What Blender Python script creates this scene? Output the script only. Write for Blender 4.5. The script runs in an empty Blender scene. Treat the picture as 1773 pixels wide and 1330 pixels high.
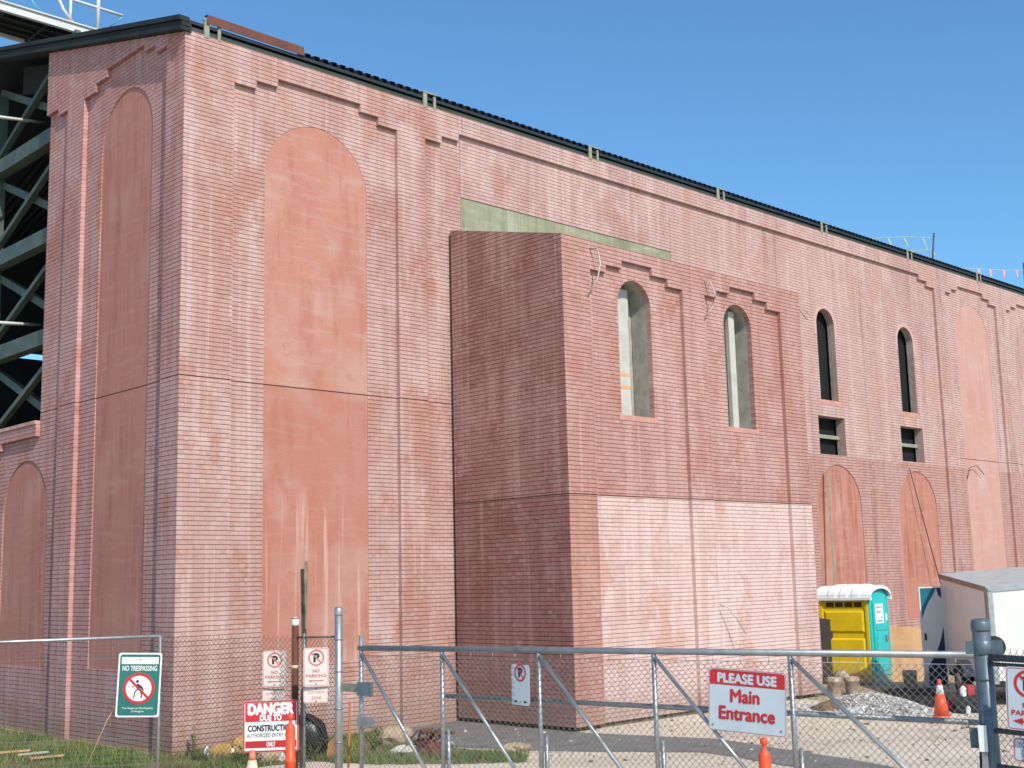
import bpy, math, random
from mathutils import Vector, Matrix
R = math.radians
random.seed(7)
SC = bpy.context.scene
COL = SC.collection

# ------------------------------------------------------------------ camera
CAM = Vector((-10.0735, -18.2720, 2.6))
YAW, PITCH, ROLL, FPX = 0.7686, 0.1570, 0.0242, 2156.2
_fw = Vector((math.sin(YAW)*math.cos(PITCH), math.cos(YAW)*math.cos(PITCH), math.sin(PITCH)))
_r = Vector((math.cos(YAW), -math.sin(YAW), 0)); _u = _r.cross(_fw)
_c, _s = math.cos(ROLL), math.sin(ROLL)
_r2 = _c*_r - _s*_u; _u2 = _s*_r + _c*_u
cd = bpy.data.cameras.new('camera'); cam = bpy.data.objects.new('camera', cd); COL.objects.link(cam)
cam.matrix_world = Matrix(((_r2.x, _u2.x, -_fw.x, CAM.x), (_r2.y, _u2.y, -_fw.y, CAM.y), (_r2.z, _u2.z, -_fw.z, CAM.z), (0, 0, 0, 1)))
cd.sensor_width = 36; cd.lens = FPX/1773*36; cd.clip_start = .1; cd.clip_end = 3000
SC.camera = cam

# ------------------------------------------------------------------ sky, sun, exposure
SUN = Vector((-.209, -.732, .648)).normalized()
w = bpy.data.worlds.new('World'); SC.world = w; w.use_nodes = True
nt = w.node_tree
sky = nt.nodes.new('ShaderNodeTexSky'); sky.sky_type = 'NISHITA'; sky.sun_disc = False
sky.sun_elevation = math.asin(SUN.z); sky.sun_rotation = math.atan2(SUN.x, SUN.y)
sky.air_density = 1.0; sky.dust_density = 1.0; sky.ozone_density = 4.0; sky.altitude = 100
bg = nt.nodes['Background']; bg.inputs['Strength'].default_value = .136
tn = nt.nodes.new('ShaderNodeMix'); tn.data_type = 'RGBA'; tn.blend_type = 'MULTIPLY'; tn.inputs[0].default_value = 1
tn.inputs[7].default_value = (.71, 1.05, 1.16, 1)
nt.links.new(sky.outputs[0], tn.inputs[6]); nt.links.new(tn.outputs[2], bg.inputs['Color'])
sd = bpy.data.lights.new('sun', 'SUN'); sd.energy = 3.9; sd.angle = R(.53); sd.color = (1, .94, .84)
so = bpy.data.objects.new('sun', sd); COL.objects.link(so)
so.rotation_euler = SUN.to_track_quat('Z', 'Y').to_euler(); so.location = (-10, -30, 40)
SC.view_settings.view_transform = 'Standard'; SC.view_settings.look = 'None'
SC.view_settings.exposure = .25; SC.view_settings.gamma = 1

# ------------------------------------------------------------------ helpers
def at(px, py, d):                       # the place seen at a photo pixel, d metres deep
    return CAM + d*(_fw + _r2*((px-886.5)/FPX) - _u2*((py-665)/FPX))
def on(px, py, ax, v):                   # the place seen at a photo pixel on an axis plane
    k = _fw + _r2*((px-886.5)/FPX) - _u2*((py-665)/FPX)
    return CAM + k*((v-CAM[ax])/k[ax])
def V(*a): return Vector(a)

class MB:
    def __init__(s): s.v = []; s.f = []; s.m = []; s.sm = []
    def quad(s, *p, m=0, smooth=False):
        b = len(s.v); s.v += [tuple(q) for q in p]; s.f.append(tuple(range(b, b+len(p)))); s.m.append(m); s.sm.append(smooth)
    def box(s, a, b, m=0, M=None):
        x0, y0, z0 = a; x1, y1, z1 = b
        p = [V(x, y, z) for z in (z0, z1) for y in (y0, y1) for x in (x0, x1)]
        if M: p = [M @ q for q in p]
        o = len(s.v); s.v += [tuple(q) for q in p]
        for f in ((0, 2, 3, 1), (4, 5, 7, 6), (0, 1, 5, 4), (2, 6, 7, 3), (0, 4, 6, 2), (1, 3, 7, 5)):
            s.f.append(tuple(o+i for i in f)); s.m.append(m); s.sm.append(False)
    def bar(s, a, b, wd, h, m=0, up=(0, 0, 1)):    # rectangular bar between two points
        a, b = Vector(a), Vector(b); d = (b-a); L = d.length; d = d/L
        side = d.cross(Vector(up)).normalized(); u = side.cross(d)
        M = Matrix(((d.x, side.x, u.x, a.x), (d.y, side.y, u.y, a.y), (d.z, side.z, u.z, a.z), (0, 0, 0, 1)))
        s.box((0, -wd/2, -h/2), (L, wd/2, h/2), m, M)
    def tube(s, pts, r, n=8, m=0, cap=True, smooth=True):
        pts = [Vector(p) for p in pts]; rs = r if isinstance(r, (list, tuple)) else [r]*len(pts)
        o = len(s.v); ref = None
        for i, p in enumerate(pts):
            d = (pts[min(i+1, len(pts)-1)]-pts[max(i-1, 0)]).normalized()
            if ref is None: ref = V(0, 0, 1) if abs(d.z) < .9 else V(1, 0, 0)
            a = d.cross(ref).normalized(); b = d.cross(a).normalized()
            ref = b.cross(d).cross(d)*-1 if False else ref
            for k in range(n):
                t = 2*math.pi*k/n; s.v.append(tuple(p+(a*math.cos(t)+b*math.sin(t))*rs[i]))
        for i in range(len(pts)-1):
            for k in range(n):
                k2 = (k+1) % n
                s.f.append((o+i*n+k, o+i*n+k2, o+(i+1)*n+k2, o+(i+1)*n+k)); s.m.append(m); s.sm.append(smooth)
        if cap:
            s.f.append(tuple(o+k for k in range(n))[::-1]); s.m.append(m); s.sm.append(False)
            e = o+(len(pts)-1)*n; s.f.append(tuple(e+k for k in range(n))); s.m.append(m); s.sm.append(False)
    def lathe(s, prof, c=(0, 0, 0), n=20, m=0, M=None):     # profile (r, z)
        o = len(s.v); c = Vector(c)
        for r, z in prof:
            for k in range(n):
                t = 2*math.pi*k/n; p = c+V(r*math.cos(t), r*math.sin(t), z)
                s.v.append(tuple(M @ p if M else p))
        for i in range(len(prof)-1):
            for k in range(n):
                k2 = (k+1) % n
                s.f.append((o+i*n+k, o+i*n+k2, o+(i+1)*n+k2, o+(i+1)*n+k)); s.m.append(m); s.sm.append(True)
        e = o+(len(prof)-1)*n
        s.f.append(tuple(o+k for k in range(n))[::-1]); s.m.append(m); s.sm.append(False)
        s.f.append(tuple(e+k for k in range(n))); s.m.append(m); s.sm.append(False)
    def prism(s, poly, to, d0, d1, m=0):         # polygon (a,b) mapped by to(a,b,depth)
        n = len(poly); o = len(s.v)
        for d in (d0, d1):
            for a, b in poly: s.v.append(tuple(to(a, b, d)))
        s.f.append(tuple(o+i for i in range(n))); s.m.append(m); s.sm.append(False)
        s.f.append(tuple(o+n+i for i in range(n))[::-1]); s.m.append(m); s.sm.append(False)
        for i in range(n):
            j = (i+1) % n
            s.f.append((o+i, o+j, o+n+j, o+n+i)); s.m.append(m); s.sm.append(False)
    def build(s, name, mats, parent=None, loc=None):
        me = bpy.data.meshes.new(name); me.from_pydata(s.v, [], s.f)
        mats = mats if isinstance(mats, (list, tuple)) else [mats]
        for q in mats: me.materials.append(q)
        me.polygons.foreach_set('material_index', s.m); me.polygons.foreach_set('use_smooth', s.sm)
        me.update()
        o = bpy.data.objects.new(name, me); COL.objects.link(o)
        if loc is not None: o.location = loc
        if parent: o.parent = parent
        return o
def tag(o, label=None, cat=None, group=None, kind=None):
    if label: o['label'] = label
    if cat: o['category'] = cat
    if group: o['group'] = group
    if kind: o['kind'] = kind
    return o
def thing(name, label, cat, loc=(0, 0, 0), rz=0, group=None):
    o = bpy.data.objects.new(name, None); COL.objects.link(o); o.location = loc; o.rotation_euler = (0, 0, rz)
    o.empty_display_size = .2
    return tag(o, label, cat, group)
def copy_tree(o, parent=None):
    c = o.copy(); COL.objects.link(c)
    if parent: c.parent = parent
    for ch in list(o.children): copy_tree(ch, c)
    return c
def bevel(o, wd, seg=2):
    b = o.modifiers.new('bevel', 'BEVEL'); b.width = wd; b.segments = seg; b.limit_method = 'ANGLE'; b.angle_limit = R(40)
    return o

# ------------------------------------------------------------------ materials
def N(nt, t, **k):
    n = nt.nodes.new(t)
    for a, b in k.items(): setattr(n, a, b)
    return n
def newmat(name):
    m = bpy.data.materials.new(name); m.use_nodes = True
    return m, m.node_tree, m.node_tree.nodes['Principled BSDF']
def mixc(nt, fac, a, b, mode='MIX'):
    n = N(nt, 'ShaderNodeMix', data_type='RGBA', blend_type=mode)
    if isinstance(fac, (int, float)): n.inputs[0].default_value = fac
    else: nt.links.new(fac, n.inputs[0])
    for sock, v in ((n.inputs[6], a), (n.inputs[7], b)):
        if isinstance(v, (tuple, list)): sock.default_value = (*v[:3], 1)
        else: nt.links.new(v, sock)
    return n.outputs[2]
def ramp(nt, fac, lo, hi):
    n = N(nt, 'ShaderNodeMapRange'); nt.links.new(fac, n.inputs[0])
    n.inputs[1].default_value = lo; n.inputs[2].default_value = hi
    return n.outputs[0]
def mul(nt, a, b, op='MULTIPLY'):
    n = N(nt, 'ShaderNodeMath', operation=op)
    for s, v in ((n.inputs[0], a), (n.inputs[1], b)):
        if isinstance(v, (int, float)): s.default_value = v
        else: nt.links.new(v, s)
    return n.outputs[0]
def noise(nt, vec, scale, detail=3, rough=.5, off=0):
    n = N(nt, 'ShaderNodeTexNoise'); n.inputs['Scale'].default_value = scale
    n.inputs['Detail'].default_value = detail; n.inputs['Roughness'].default_value = rough
    if off:
        m = N(nt, 'ShaderNodeVectorMath', operation='ADD'); nt.links.new(vec, m.inputs[0]); m.inputs[1].default_value = (off, off*.7, off*1.3); vec = m.outputs[0]
    nt.links.new(vec, n.inputs['Vector'])
    return n.outputs['Fac']
def scaled(nt, vec, s):
    m = N(nt, 'ShaderNodeVectorMath', operation='MULTIPLY'); nt.links.new(vec, m.inputs[0]); m.inputs[1].default_value = s
    return m.outputs[0]
def plain(name, c, rough=.6, metal=0, var=.18, scale=3, c2=None, bump=0, spec=.4, amt=1.0, mud=0):
    m, nt, p = newmat(name)
    v = N(nt, 'ShaderNodeTexCoord').outputs['Object']
    n1 = noise(nt, v, scale, 5, .6)
    d = c2 if c2 else tuple(max(0, x*(1-2*var)) for x in c)
    col = mixc(nt, mul(nt, ramp(nt, n1, .38, .68), amt), c, d)
    if mud:                                   # mud and scuffs low on the thing
        sp = N(nt, 'ShaderNodeSeparateXYZ'); nt.links.new(v, sp.inputs[0])
        k = mul(nt, sp.outputs[2], mul(nt, noise(nt, v, 5, 5, .7, 3), mud*1.3), 'SUBTRACT')
        col = mixc(nt, mul(nt, ramp(nt, k, mud*.15, -mud*.5), .75), col, (.36, .27, .18))
        col = mixc(nt, mul(nt, ramp(nt, noise(nt, scaled(nt, v, (9, 9, .8)), 2, 4, .7, 12), .58, .72), .22), col, (.38, .33, .26))
    nt.links.new(col, p.inputs['Base Color'])
    p.inputs['Roughness'].default_value = rough; p.inputs['Metallic'].default_value = metal
    p.inputs['Specular IOR Level'].default_value = spec
    if bump:
        b = N(nt, 'ShaderNodeBump'); b.inputs['Strength'].default_value = bump; b.inputs['Distance'].default_value = .01
        nt.links.new(noise(nt, v, scale*8, 4), b.inputs['Height']); nt.links.new(b.outputs[0], p.inputs['Normal'])
    return m
COURSE = .077
def brick(name, axis, c1, c2, haze, mortar, hz=(.5, .72), deep=None, dp=(.55, .75), off=0, msize=.0045, mixw=.75, rowvar=.5):
    """stained form-liner brick: u runs along `axis`, courses up z"""
    c1, c2, haze, deep = [q and (q[0], q[1]*.93, q[2]*.92) for q in (c1, c2, haze, deep)]
    m, nt, p = newmat(name)
    v = N(nt, 'ShaderNodeTexCoord').outputs['Object']
    sp = N(nt, 'ShaderNodeSeparateXYZ'); nt.links.new(v, sp.inputs[0])
    cb = N(nt, 'ShaderNodeCombineXYZ'); nt.links.new(sp.outputs[axis], cb.inputs[0]); nt.links.new(sp.outputs[2], cb.inputs[1])
    uv = cb.outputs[0]
    br = N(nt, 'ShaderNodeTexBrick'); nt.links.new(uv, br.inputs['Vector'])
    br.inputs['Scale'].default_value = 1; br.inputs['Brick Width'].default_value = .205; br.inputs['Row Height'].default_value = COURSE
    br.inputs['Mortar Size'].default_value = msize; br.inputs['Mortar Smooth'].default_value = .3
    br.inputs['Color1'].default_value = (0, 0, 0, 1); br.inputs['Color2'].default_value = (1, 1, 1, 1); br.inputs['Mortar'].default_value = (.5, .5, .5, 1)
    br.inputs['Bias'].default_value = -.1
    bw = N(nt, 'ShaderNodeRGBToBW'); nt.links.new(br.outputs['Color'], bw.inputs[0])
    col = mixc(nt, mul(nt, bw.outputs[0], rowvar), c1, c2)
    big = noise(nt, uv, .55, 4, .55, 3.1+off)
    mid = noise(nt, uv, 2.2, 5, .6, 9.7+off)
    bm = mul(nt, mul(nt, big, .6), mul(nt, mid, .4), 'ADD')
    col = mixc(nt, mul(nt, ramp(nt, bm, hz[0], hz[0]+.13), mixw), col, haze)
    col = mixc(nt, mul(nt, ramp(nt, bm, .47, .38), .6), col, c2)
    if deep:
        st = noise(nt, scaled(nt, uv, (2.6, .35, 1)), 1, 4, .6, 21+off)
        col = mixc(nt, mul(nt, ramp(nt, st, dp[0], dp[0]+.14), .75), col, deep)
    fl = N(nt, 'ShaderNodeVectorMath', operation='FLOOR'); nt.links.new(scaled(nt, uv, (1/.94, 1/1.54, 1)), fl.inputs[0])
    wn = N(nt, 'ShaderNodeTexWhiteNoise', noise_dimensions='3D'); nt.links.new(fl.outputs[0], wn.inputs['Vector'])
    fl2 = N(nt, 'ShaderNodeVectorMath', operation='FLOOR'); nt.links.new(scaled(nt, uv, (1/.47, 1/3.1, 1)), fl2.inputs[0])
    wn2 = N(nt, 'ShaderNodeTexWhiteNoise', noise_dimensions='3D'); nt.links.new(fl2.outputs[0], wn2.inputs['Vector'])
    col = mixc(nt, mul(nt, wn.outputs['Value'], .38), col, c2)
    col = mixc(nt, mul(nt, wn2.outputs['Value'], .36), col, haze)
    vst = noise(nt, scaled(nt, uv, (5, .12, 1)), 1.2, 3, .6, 40+off)
    col = mixc(nt, mul(nt, ramp(nt, vst, .53, .63), .6), col, haze)
    vsd = noise(nt, scaled(nt, uv, (3.4, .1, 1)), 1.1, 4, .6, 63+off)
    col = mixc(nt, mul(nt, ramp(nt, vsd, .53, .64), .6), col, c2)
    blot = noise(nt, scaled(nt, uv, (1, .6, 1)), 1.1, 5, .7, 55+off)
    col = mixc(nt, mul(nt, ramp(nt, blot, .52, .64), .8), col, (c2[0]*1.02, c2[1]*.86, c2[2]*.72))
    fine = noise(nt, uv, 60, 3, .7)
    col = mixc(nt, ramp(nt, fine, .3, .75), mixc(nt, .16, col, (0, 0, 0)), mixc(nt, .12, col, (1, .95, .92)))
    grain = noise(nt, scaled(nt, uv, (1, 4, 1)), 9, 4, .65)
    col = mixc(nt, mul(nt, ramp(nt, grain, .55, .75), .3), col, (.72, .6, .56))
    col = mixc(nt, mul(nt, br.outputs['Fac'], .4), col, mortar)
    # odd bricks: bleached ones and over-burnt ones, and mud splashed up from the yard
    cell = N(nt, 'ShaderNodeVectorMath', operation='FLOOR'); nt.links.new(scaled(nt, uv, (1/.1025, 1/COURSE, 1)), cell.inputs[0])
    ob = N(nt, 'ShaderNodeTexWhiteNoise', noise_dimensions='3D'); nt.links.new(cell.outputs[0], ob.inputs['Vector'])
    pz = ramp(nt, noise(nt, uv, 1.3, 4, .6, 91+off), .42, .6)
    col = mixc(nt, mul(nt, mul(nt, ramp(nt, ob.outputs['Value'], .82, .9), pz), .13), col, (.70, .58, .54))
    col = mixc(nt, mul(nt, ramp(nt, ob.outputs['Value'], .1, .05), .16), col, (c2[0]*.62, c2[1]*.5, c2[2]*.48))
    sh = mul(nt, noise(nt, scaled(nt, uv, (1, .5, 1)), 3, 5, .7, 17), .9)
    col = mixc(nt, mul(nt, ramp(nt, mul(nt, sp.outputs[2], sh, 'SUBTRACT'), .12, -.32), .6), col, (.30, .19, .135))
    nt.links.new(col, p.inputs['Base Color'])
    p.inputs['Roughness'].default_value = .9; p.inputs['Specular IOR Level'].default_value = .2
    b = N(nt, 'ShaderNodeBump'); b.inputs['Strength'].default_value = .5; b.inputs['Distance'].default_value = .004
    h = mul(nt, mul(nt, br.outputs['Fac'], -1.0), mul(nt, fine, .35), 'ADD')
    nt.links.new(h, b.inputs['Height']); nt.links.new(b.outputs[0], p.inputs['Normal'])
    return m
def stain(name, axis, c, lite, dark, streak=None, off=0, lite_r=(.5, .75), wood=False, zdrip=None):
    m, nt, p = newmat(name)
    v = N(nt, 'ShaderNodeTexCoord').outputs['Object']
    sp = N(nt, 'ShaderNodeSeparateXYZ'); nt.links.new(v, sp.inputs[0])
    cb = N(nt, 'ShaderNodeCombineXYZ'); nt.links.new(sp.outputs[axis], cb.inputs[0]); nt.links.new(sp.outputs[2], cb.inputs[1])
    uv = cb.outputs[0]
    col = mixc(nt, mul(nt, ramp(nt, noise(nt, uv, .8, 4, .55, 2+off), *lite_r), .8), c, lite)
    vs = noise(nt, scaled(nt, uv, (3.2, .5, 1)), 1, 5, .6, 5+off)
    col = mixc(nt, mul(nt, ramp(nt, vs, .5, .68), .75), col, dark)
    hs = noise(nt, scaled(nt, uv, (.8, 5, 1)), 1.6, 4, .65, 11+off)
    col = mixc(nt, mul(nt, ramp(nt, hs, .52, .7), .5), col, lite)
    tr = noise(nt, scaled(nt, uv, (.9, 7, 1)), 3.3, 4, .7, 19+off)
    col = mixc(nt, mul(nt, ramp(nt, tr, .58, .74), .4), col, dark)
    if zdrip:
        low = ramp(nt, sp.outputs[2], 6.12, 6.06)
        col = mixc(nt, mul(nt, low, .45), col, dark)
        cl = noise(nt, scaled(nt, uv, (1, .7, 1)), .75, 4, .6, 44)
        col = mixc(nt, mul(nt, ramp(nt, cl, .5, .64), .5), col, lite)
    if wood:
        ws = noise(nt, scaled(nt, uv, (14, .45, 1)), 1, 5, .65, 7+off)
        col = mixc(nt, mul(nt, ramp(nt, ws, .5, .72), .6), col, dark)
    if streak:
        ds = noise(nt, scaled(nt, uv, (4.6, .16, 1)), 1.5, 2, .5, 31+off)
        zz = ramp(nt, sp.outputs[2], zdrip, zdrip-.5) if zdrip else 1.0
        col = mixc(nt, mul(nt, mul(nt, ramp(nt, ds, .59, .68), .6), zz), col, streak)
        # an older patch with a shape of its own
        ps = noise(nt, scaled(nt, uv, (1, 1.3, 1)), 1.7, 5, .7, 77+off)
        col = mixc(nt, mul(nt, ramp(nt, ps, .6, .68), .45), col, dark)
    fine = noise(nt, uv, 45, 3, .7)
    col = mixc(nt, ramp(nt, fine, .3, .75), mixc(nt, .08, col, (0, 0, 0)), mixc(nt, .06, col, (1, 1, 1)))
    nt.links.new(col, p.inputs['Base Color']); p.inputs['Roughness'].default_value = .85; p.inputs['Specular IOR Level'].default_value = .25
    b = N(nt, 'ShaderNodeBump'); b.inputs['Strength'].default_value = .25; b.inputs['Distance'].default_value = .006
    nt.links.new(noise(nt, uv, 6, 5, .65), b.inputs['Height']); nt.links.new(b.outputs[0], p.inputs['Normal'])
    return m

MORT = (.34, .16, .13)
M_main = brick('brick_rose', 0, (.46, .27, .23), (.39, .195, .155), (.56, .40, .365), (.20, .095, .08), hz=(.47, .66), deep=(.44, .195, .13), dp=(.52, .74), mixw=.85, rowvar=.75)
M_right = brick('brick_mauve', 0, (.38, .205, .18), (.48, .30, .265), (.57, .41, .375), (.36, .22, .2), hz=(.48, .68), deep=(.31, .14, .12), dp=(.5, .72), off=5, rowvar=1, msize=.005)
M_rlow = brick('brick_mauve_low', 0, (.35, .155, .12), (.44, .24, .2), (.48, .30, .27), (.36, .22, .2), hz=(.5, .72), deep=(.24, .085, .07), dp=(.5, .74), off=6, rowvar=1, msize=.006)
M_band = brick('brick_dusky', 0, (.48, .305, .27), (.40, .225, .195), (.58, .42, .39), (.26, .15, .13), hz=(.44, .66), deep=(.38, .19, .165), dp=(.48, .72), off=8, rowvar=1)
M_extu = brick('brick_brown_rose', 0, (.435, .22, .18), (.37, .165, .13), (.52, .32, .28), (.21, .095, .08), hz=(.46, .68), deep=(.37, .15, .11), dp=(.5, .74), off=13, rowvar=.9)
M_extl = brick('brick_pale', 0, (.58, .40, .36), (.52, .335, .295), (.68, .53, .495), (.36, .22, .19), hz=(.4, .62), off=17, rowvar=.8)
M_exts = brick('brick_orange_strip', 0, (.42, .19, .135), (.36, .14, .1), (.5, .28, .22), (.24, .1, .08), off=19)
M_end = brick('brick_end', 1, (.52, .25, .215), (.43, .18, .15), (.58, .35, .325), (.17, .075, .065), hz=(.44, .66), deep=(.43, .165, .125), dp=(.5, .74), off=23, rowvar=.8)
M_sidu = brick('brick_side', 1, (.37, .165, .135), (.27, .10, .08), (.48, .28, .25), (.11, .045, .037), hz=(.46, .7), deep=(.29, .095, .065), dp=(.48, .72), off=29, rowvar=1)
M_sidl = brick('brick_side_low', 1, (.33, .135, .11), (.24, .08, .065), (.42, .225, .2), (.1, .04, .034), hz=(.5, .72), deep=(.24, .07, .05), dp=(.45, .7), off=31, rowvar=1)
M_sold = plain('soldier_course', (.50, .25, .17), .9, var=.15, scale=14, c2=(.55, .33, .27))
M_sold2 = plain('soldier_course_pale', (.52, .34, .3), .9, var=.15, scale=14, c2=(.44, .25, .215))
M_seam = plain('joint_sealant', (.24, .12, .095), .9)
M_arch = stain('arch_panel_orange', 0, (.44, .18, .12), (.47, .285, .235), (.37, .115, .07), streak=(.58, .37, .30), zdrip=4.4)
M_archf = stain('arch_panel_pink', 0, (.48, .255, .205), (.53, .34, .295), (.45, .2, .14), off=7, wood=True)
M_archw = stain('arch_panel_woodgrain', 0, (.42, .165, .11), (.48, .25, .195), (.28, .075, .045), off=12, wood=True)
M_arche = stain('arch_panel_end', 1, (.47, .175, .125), (.53, .255, .2), (.36, .11, .08), off=3, wood=True)
M_green = stain('green_board', 0, (.26, .25, .15), (.42, .41, .31), (.15, .155, .085), off=4, wood=True)
M_sill = plain('cast_sill', (.52, .25, .2), .85, var=.1)
M_coping = plain('coping', (.58, .34, .28), .85, var=.12, c2=(.45, .2, .15))
M_stud = plain('pale_stud', (.50, .475, .41), .6, var=.1)
M_conc = plain('concrete_jamb', (.40, .37, .31), .9, var=.15, scale=5, bump=.3)
M_dark = plain('interior_dark', (.014, .015, .014), .9)
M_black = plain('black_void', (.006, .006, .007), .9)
M_steel = plain('painted_steel', (.085, .11, .085), .6, var=.15, scale=2)
M_trim = plain('roof_trim', (.028, .032, .027), .65, var=.2, scale=1.5, spec=.2)
M_eave = plain('eave_beam', (.05, .06, .042), .6, scale=2)
M_deck = plain('roof_deck', (.02, .027, .033), .6)
M_stub = plain('pale_stub', (.28, .285, .21), .8, var=.15, scale=8)
M_rust = plain('rust', (.15, .05, .028), .85, var=.25, scale=4, bump=.3, c2=(.08, .03, .02))
M_galv = plain('galvanised', (.44, .45, .45), .42, .75, var=.12, scale=9)
M_galvd = plain('galvanised_dull', (.31, .325, .335), .5, .6, var=.15, scale=7)
M_wire = plain('fence_wire', (.36, .36, .345), .5, .6, var=.15, scale=20)
M_wirer = plain('fence_wire_old', (.21, .165, .14), .7, .3, var=.25, scale=12)
M_grey = plain('grey_painted_steel', (.075, .105, .125), .42, .2, var=.22, scale=4, c2=(.13, .165, .19))
M_white = plain('white_metal', (.62, .61, .57), .5, var=.05)
M_signw = plain('sign_white', (.72, .72, .70), .45, var=.05, scale=6)
M_signw2 = plain('sign_dusty_white', (.66, .56, .52), .5, var=.08, scale=6)
M_signb = plain('sign_bluish_white', (.50, .56, .60), .4, var=.04, scale=4)
M_red = plain('sign_red', (.50, .025, .03), .45, var=.1)
M_redf = plain('sign_red_faded', (.55, .16, .13), .5, var=.15)
M_blk = plain('sign_black', (.02, .02, .022), .5)
M_gsign = plain('sign_green', (.015, .14, .115), .45, var=.08)
M_orange = plain('orange_plastic', (.80, .085, .025), .45, var=.06, scale=6, mud=.12)
M_orangef = plain('orange_faded', (.76, .22, .14), .55, var=.12, scale=8)
M_cream = plain('cone_cream', (.62, .52, .36), .6, var=.1, scale=8)
M_yel = plain('toilet_yellow', (.82, .57, .014), .42, var=.06, scale=4, mud=.5)
M_teal = plain('toilet_teal', (.012, .48, .46), .42, var=.06, scale=4, mud=.4)
M_roofw = plain('toilet_roof', (.80, .80, .78), .45, var=.05)
M_wood = plain('weathered_wood', (.34, .25, .15), .85, var=.3, scale=6, c2=(.16, .12, .085))
M_woodd = plain('dark_wood', (.06, .055, .042), .9, var=.3, scale=6)
M_ply = stain('plywood', 0, (.58, .33, .16), (.64, .42, .24), (.48, .22, .09), off=9, wood=True)
M_tan = plain('tan_rock', (.42, .31, .20), .9, var=.2, scale=6, bump=.8, c2=(.25, .19, .125))
M_pale = plain('pale_rock', (.58, .53, .45), .9, var=.2, scale=8, bump=.5)
M_bucket = plain('muddy_bucket', (.46, .38, .29), .8, var=.3, scale=10, c2=(.28, .19, .12))
M_tarp = plain('black_plastic', (.02, .021, .023), .32, var=.3, scale=5, bump=.4)
M_shadow = plain('shadow_matt', (.022, .022, .022), .8, var=.3, scale=4, bump=.5)
M_soil = plain('dug_soil', (.20, .13, .075), .95, var=.35, scale=5, bump=.8, c2=(.09, .055, .03))
M_asph = plain('grey_asphalt', (.135, .125, .118), .95, var=.12, scale=3, bump=.3, c2=(.2, .18, .165))
M_cable = plain('cable_pale', (.52, .46, .42), .7)
M_cabled = plain('cable_dark', (.10, .06, .05), .7)
M_navy = plain('trailer_navy', (.012, .035, .09), .4)
M_tealp = plain('trailer_teal', (.01, .16, .22), .4)
M_trwhite = plain('trailer_white', (.66, .64, .585), .4, var=.03, mud=.6)
M_trgrey = plain('trailer_side', (.76, .72, .69), .45, var=.05, mud=.6)
M_trroof = plain('trailer_roof', (.44, .43, .41), .6, var=.08)
M_trtrim = plain('trailer_trim', (.34, .22, .17), .6, var=.15)
M_rubber = plain('rubber', (.02, .02, .02), .8)
M_pink = plain('flag_pink', (.75, .36, .34), .6)
M_yg = plain('flag_yellow', (.60, .66, .12), .6)
M_cyan = plain('rope_cyan', (.15, .60, .62), .6)
M_leaf = plain('weed_leaf', (.075, .13, .03), .7, var=.3, scale=4, c2=(.13, .16, .04))

# ------------------------------------------------------------------ ground
def ground_mat():
    m, nt, p = newmat('ground_concrete')
    v = N(nt, 'ShaderNodeTexCoord').outputs['Object']
    col = mixc(nt, ramp(nt, noise(nt, v, .35, 5, .6), .4, .68), (.62, .525, .415), (.53, .44, .335))
    col = mixc(nt, mul(nt, ramp(nt, noise(nt, v, 3.1, 5, .65, 4), .55, .72), .5), col, (.62, .555, .47))
    col = mixc(nt, mul(nt, ramp(nt, noise(nt, v, 26, 4, .7, 8), .6, .74), .55), col, (.33, .26, .19))
    rot = N(nt, 'ShaderNodeVectorRotate', rotation_type='Z_AXIS'); nt.links.new(v, rot.inputs['Vector']); rot.inputs['Angle'].default_value = R(38)
    rut = noise(nt, scaled(nt, rot.outputs[0], (.16, 1.5, 1)), 1.3, 3, .55, 14)
    col = mixc(nt, mul(nt, ramp(nt, rut, .53, .62), .28), col, (.36, .29, .215))
    damp = noise(nt, v, .8, 3, .5, 33)
    col = mixc(nt, mul(nt, ramp(nt, damp, .6, .66), .2), col, (.31, .26, .205))
    vo = N(nt, 'ShaderNodeTexVoronoi', feature='DISTANCE_TO_EDGE'); nt.links.new(v, vo.inputs['Vector']); vo.inputs['Scale'].default_value = .38
    crack = mul(nt, ramp(nt, vo.outputs['Distance'], .012, .002), .35)
    col = mixc(nt, crack, col, (.24, .2, .16))
    nt.links.new(col, p.inputs['Base Color']); p.inputs['Roughness'].default_value = .95; p.inputs['Specular IOR Level'].default_value = .15
    b = N(nt, 'ShaderNodeBump'); b.inputs['Strength'].default_value = .4; b.inputs['Distance'].default_value = .01
    nt.links.new(noise(nt, v, 30, 5, .7), b.inputs['Height']); nt.links.new(b.outputs[0], p.inputs['Normal'])
    return m
g = MB(); n = 24
xs = [-1500, -300, -80, -40, -20]+[i for i in range(-10, 42, 4)]+[60, 120, 400, 1500]
ys = [-1500, -300, -80, -40]+[i for i in range(-24, 40, 4)]+[60, 120, 400, 1500]
for i in range(len(xs)-1):
    for j in range(len(ys)-1):
        g.quad((xs[i], ys[j], 0), (xs[i+1], ys[j], 0), (xs[i+1], ys[j+1], 0), (xs[i], ys[j+1], 0))
tag(g.build('ground', ground_mat()), kind='structure')
def sheet(name, poly, z, mat, wob=.12, sub=8):
    pts = []
    for i in range(len(poly)):
        a, b = Vector(poly[i]), Vector(poly[(i+1) % len(poly)])
        for k in range(sub):
            q = a.lerp(b, k/sub); pts.append((q.x+random.uniform(-wob, wob), q.y+random.uniform(-wob, wob), z))
    s = MB(); s.quad(*pts); o = s.build(name, mat); return tag(o, kind='structure')
M_dirt = plain('dirt', (.42, .31, .19), .95, var=.25, scale=1.6, bump=.6, c2=(.30, .21, .12))
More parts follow.
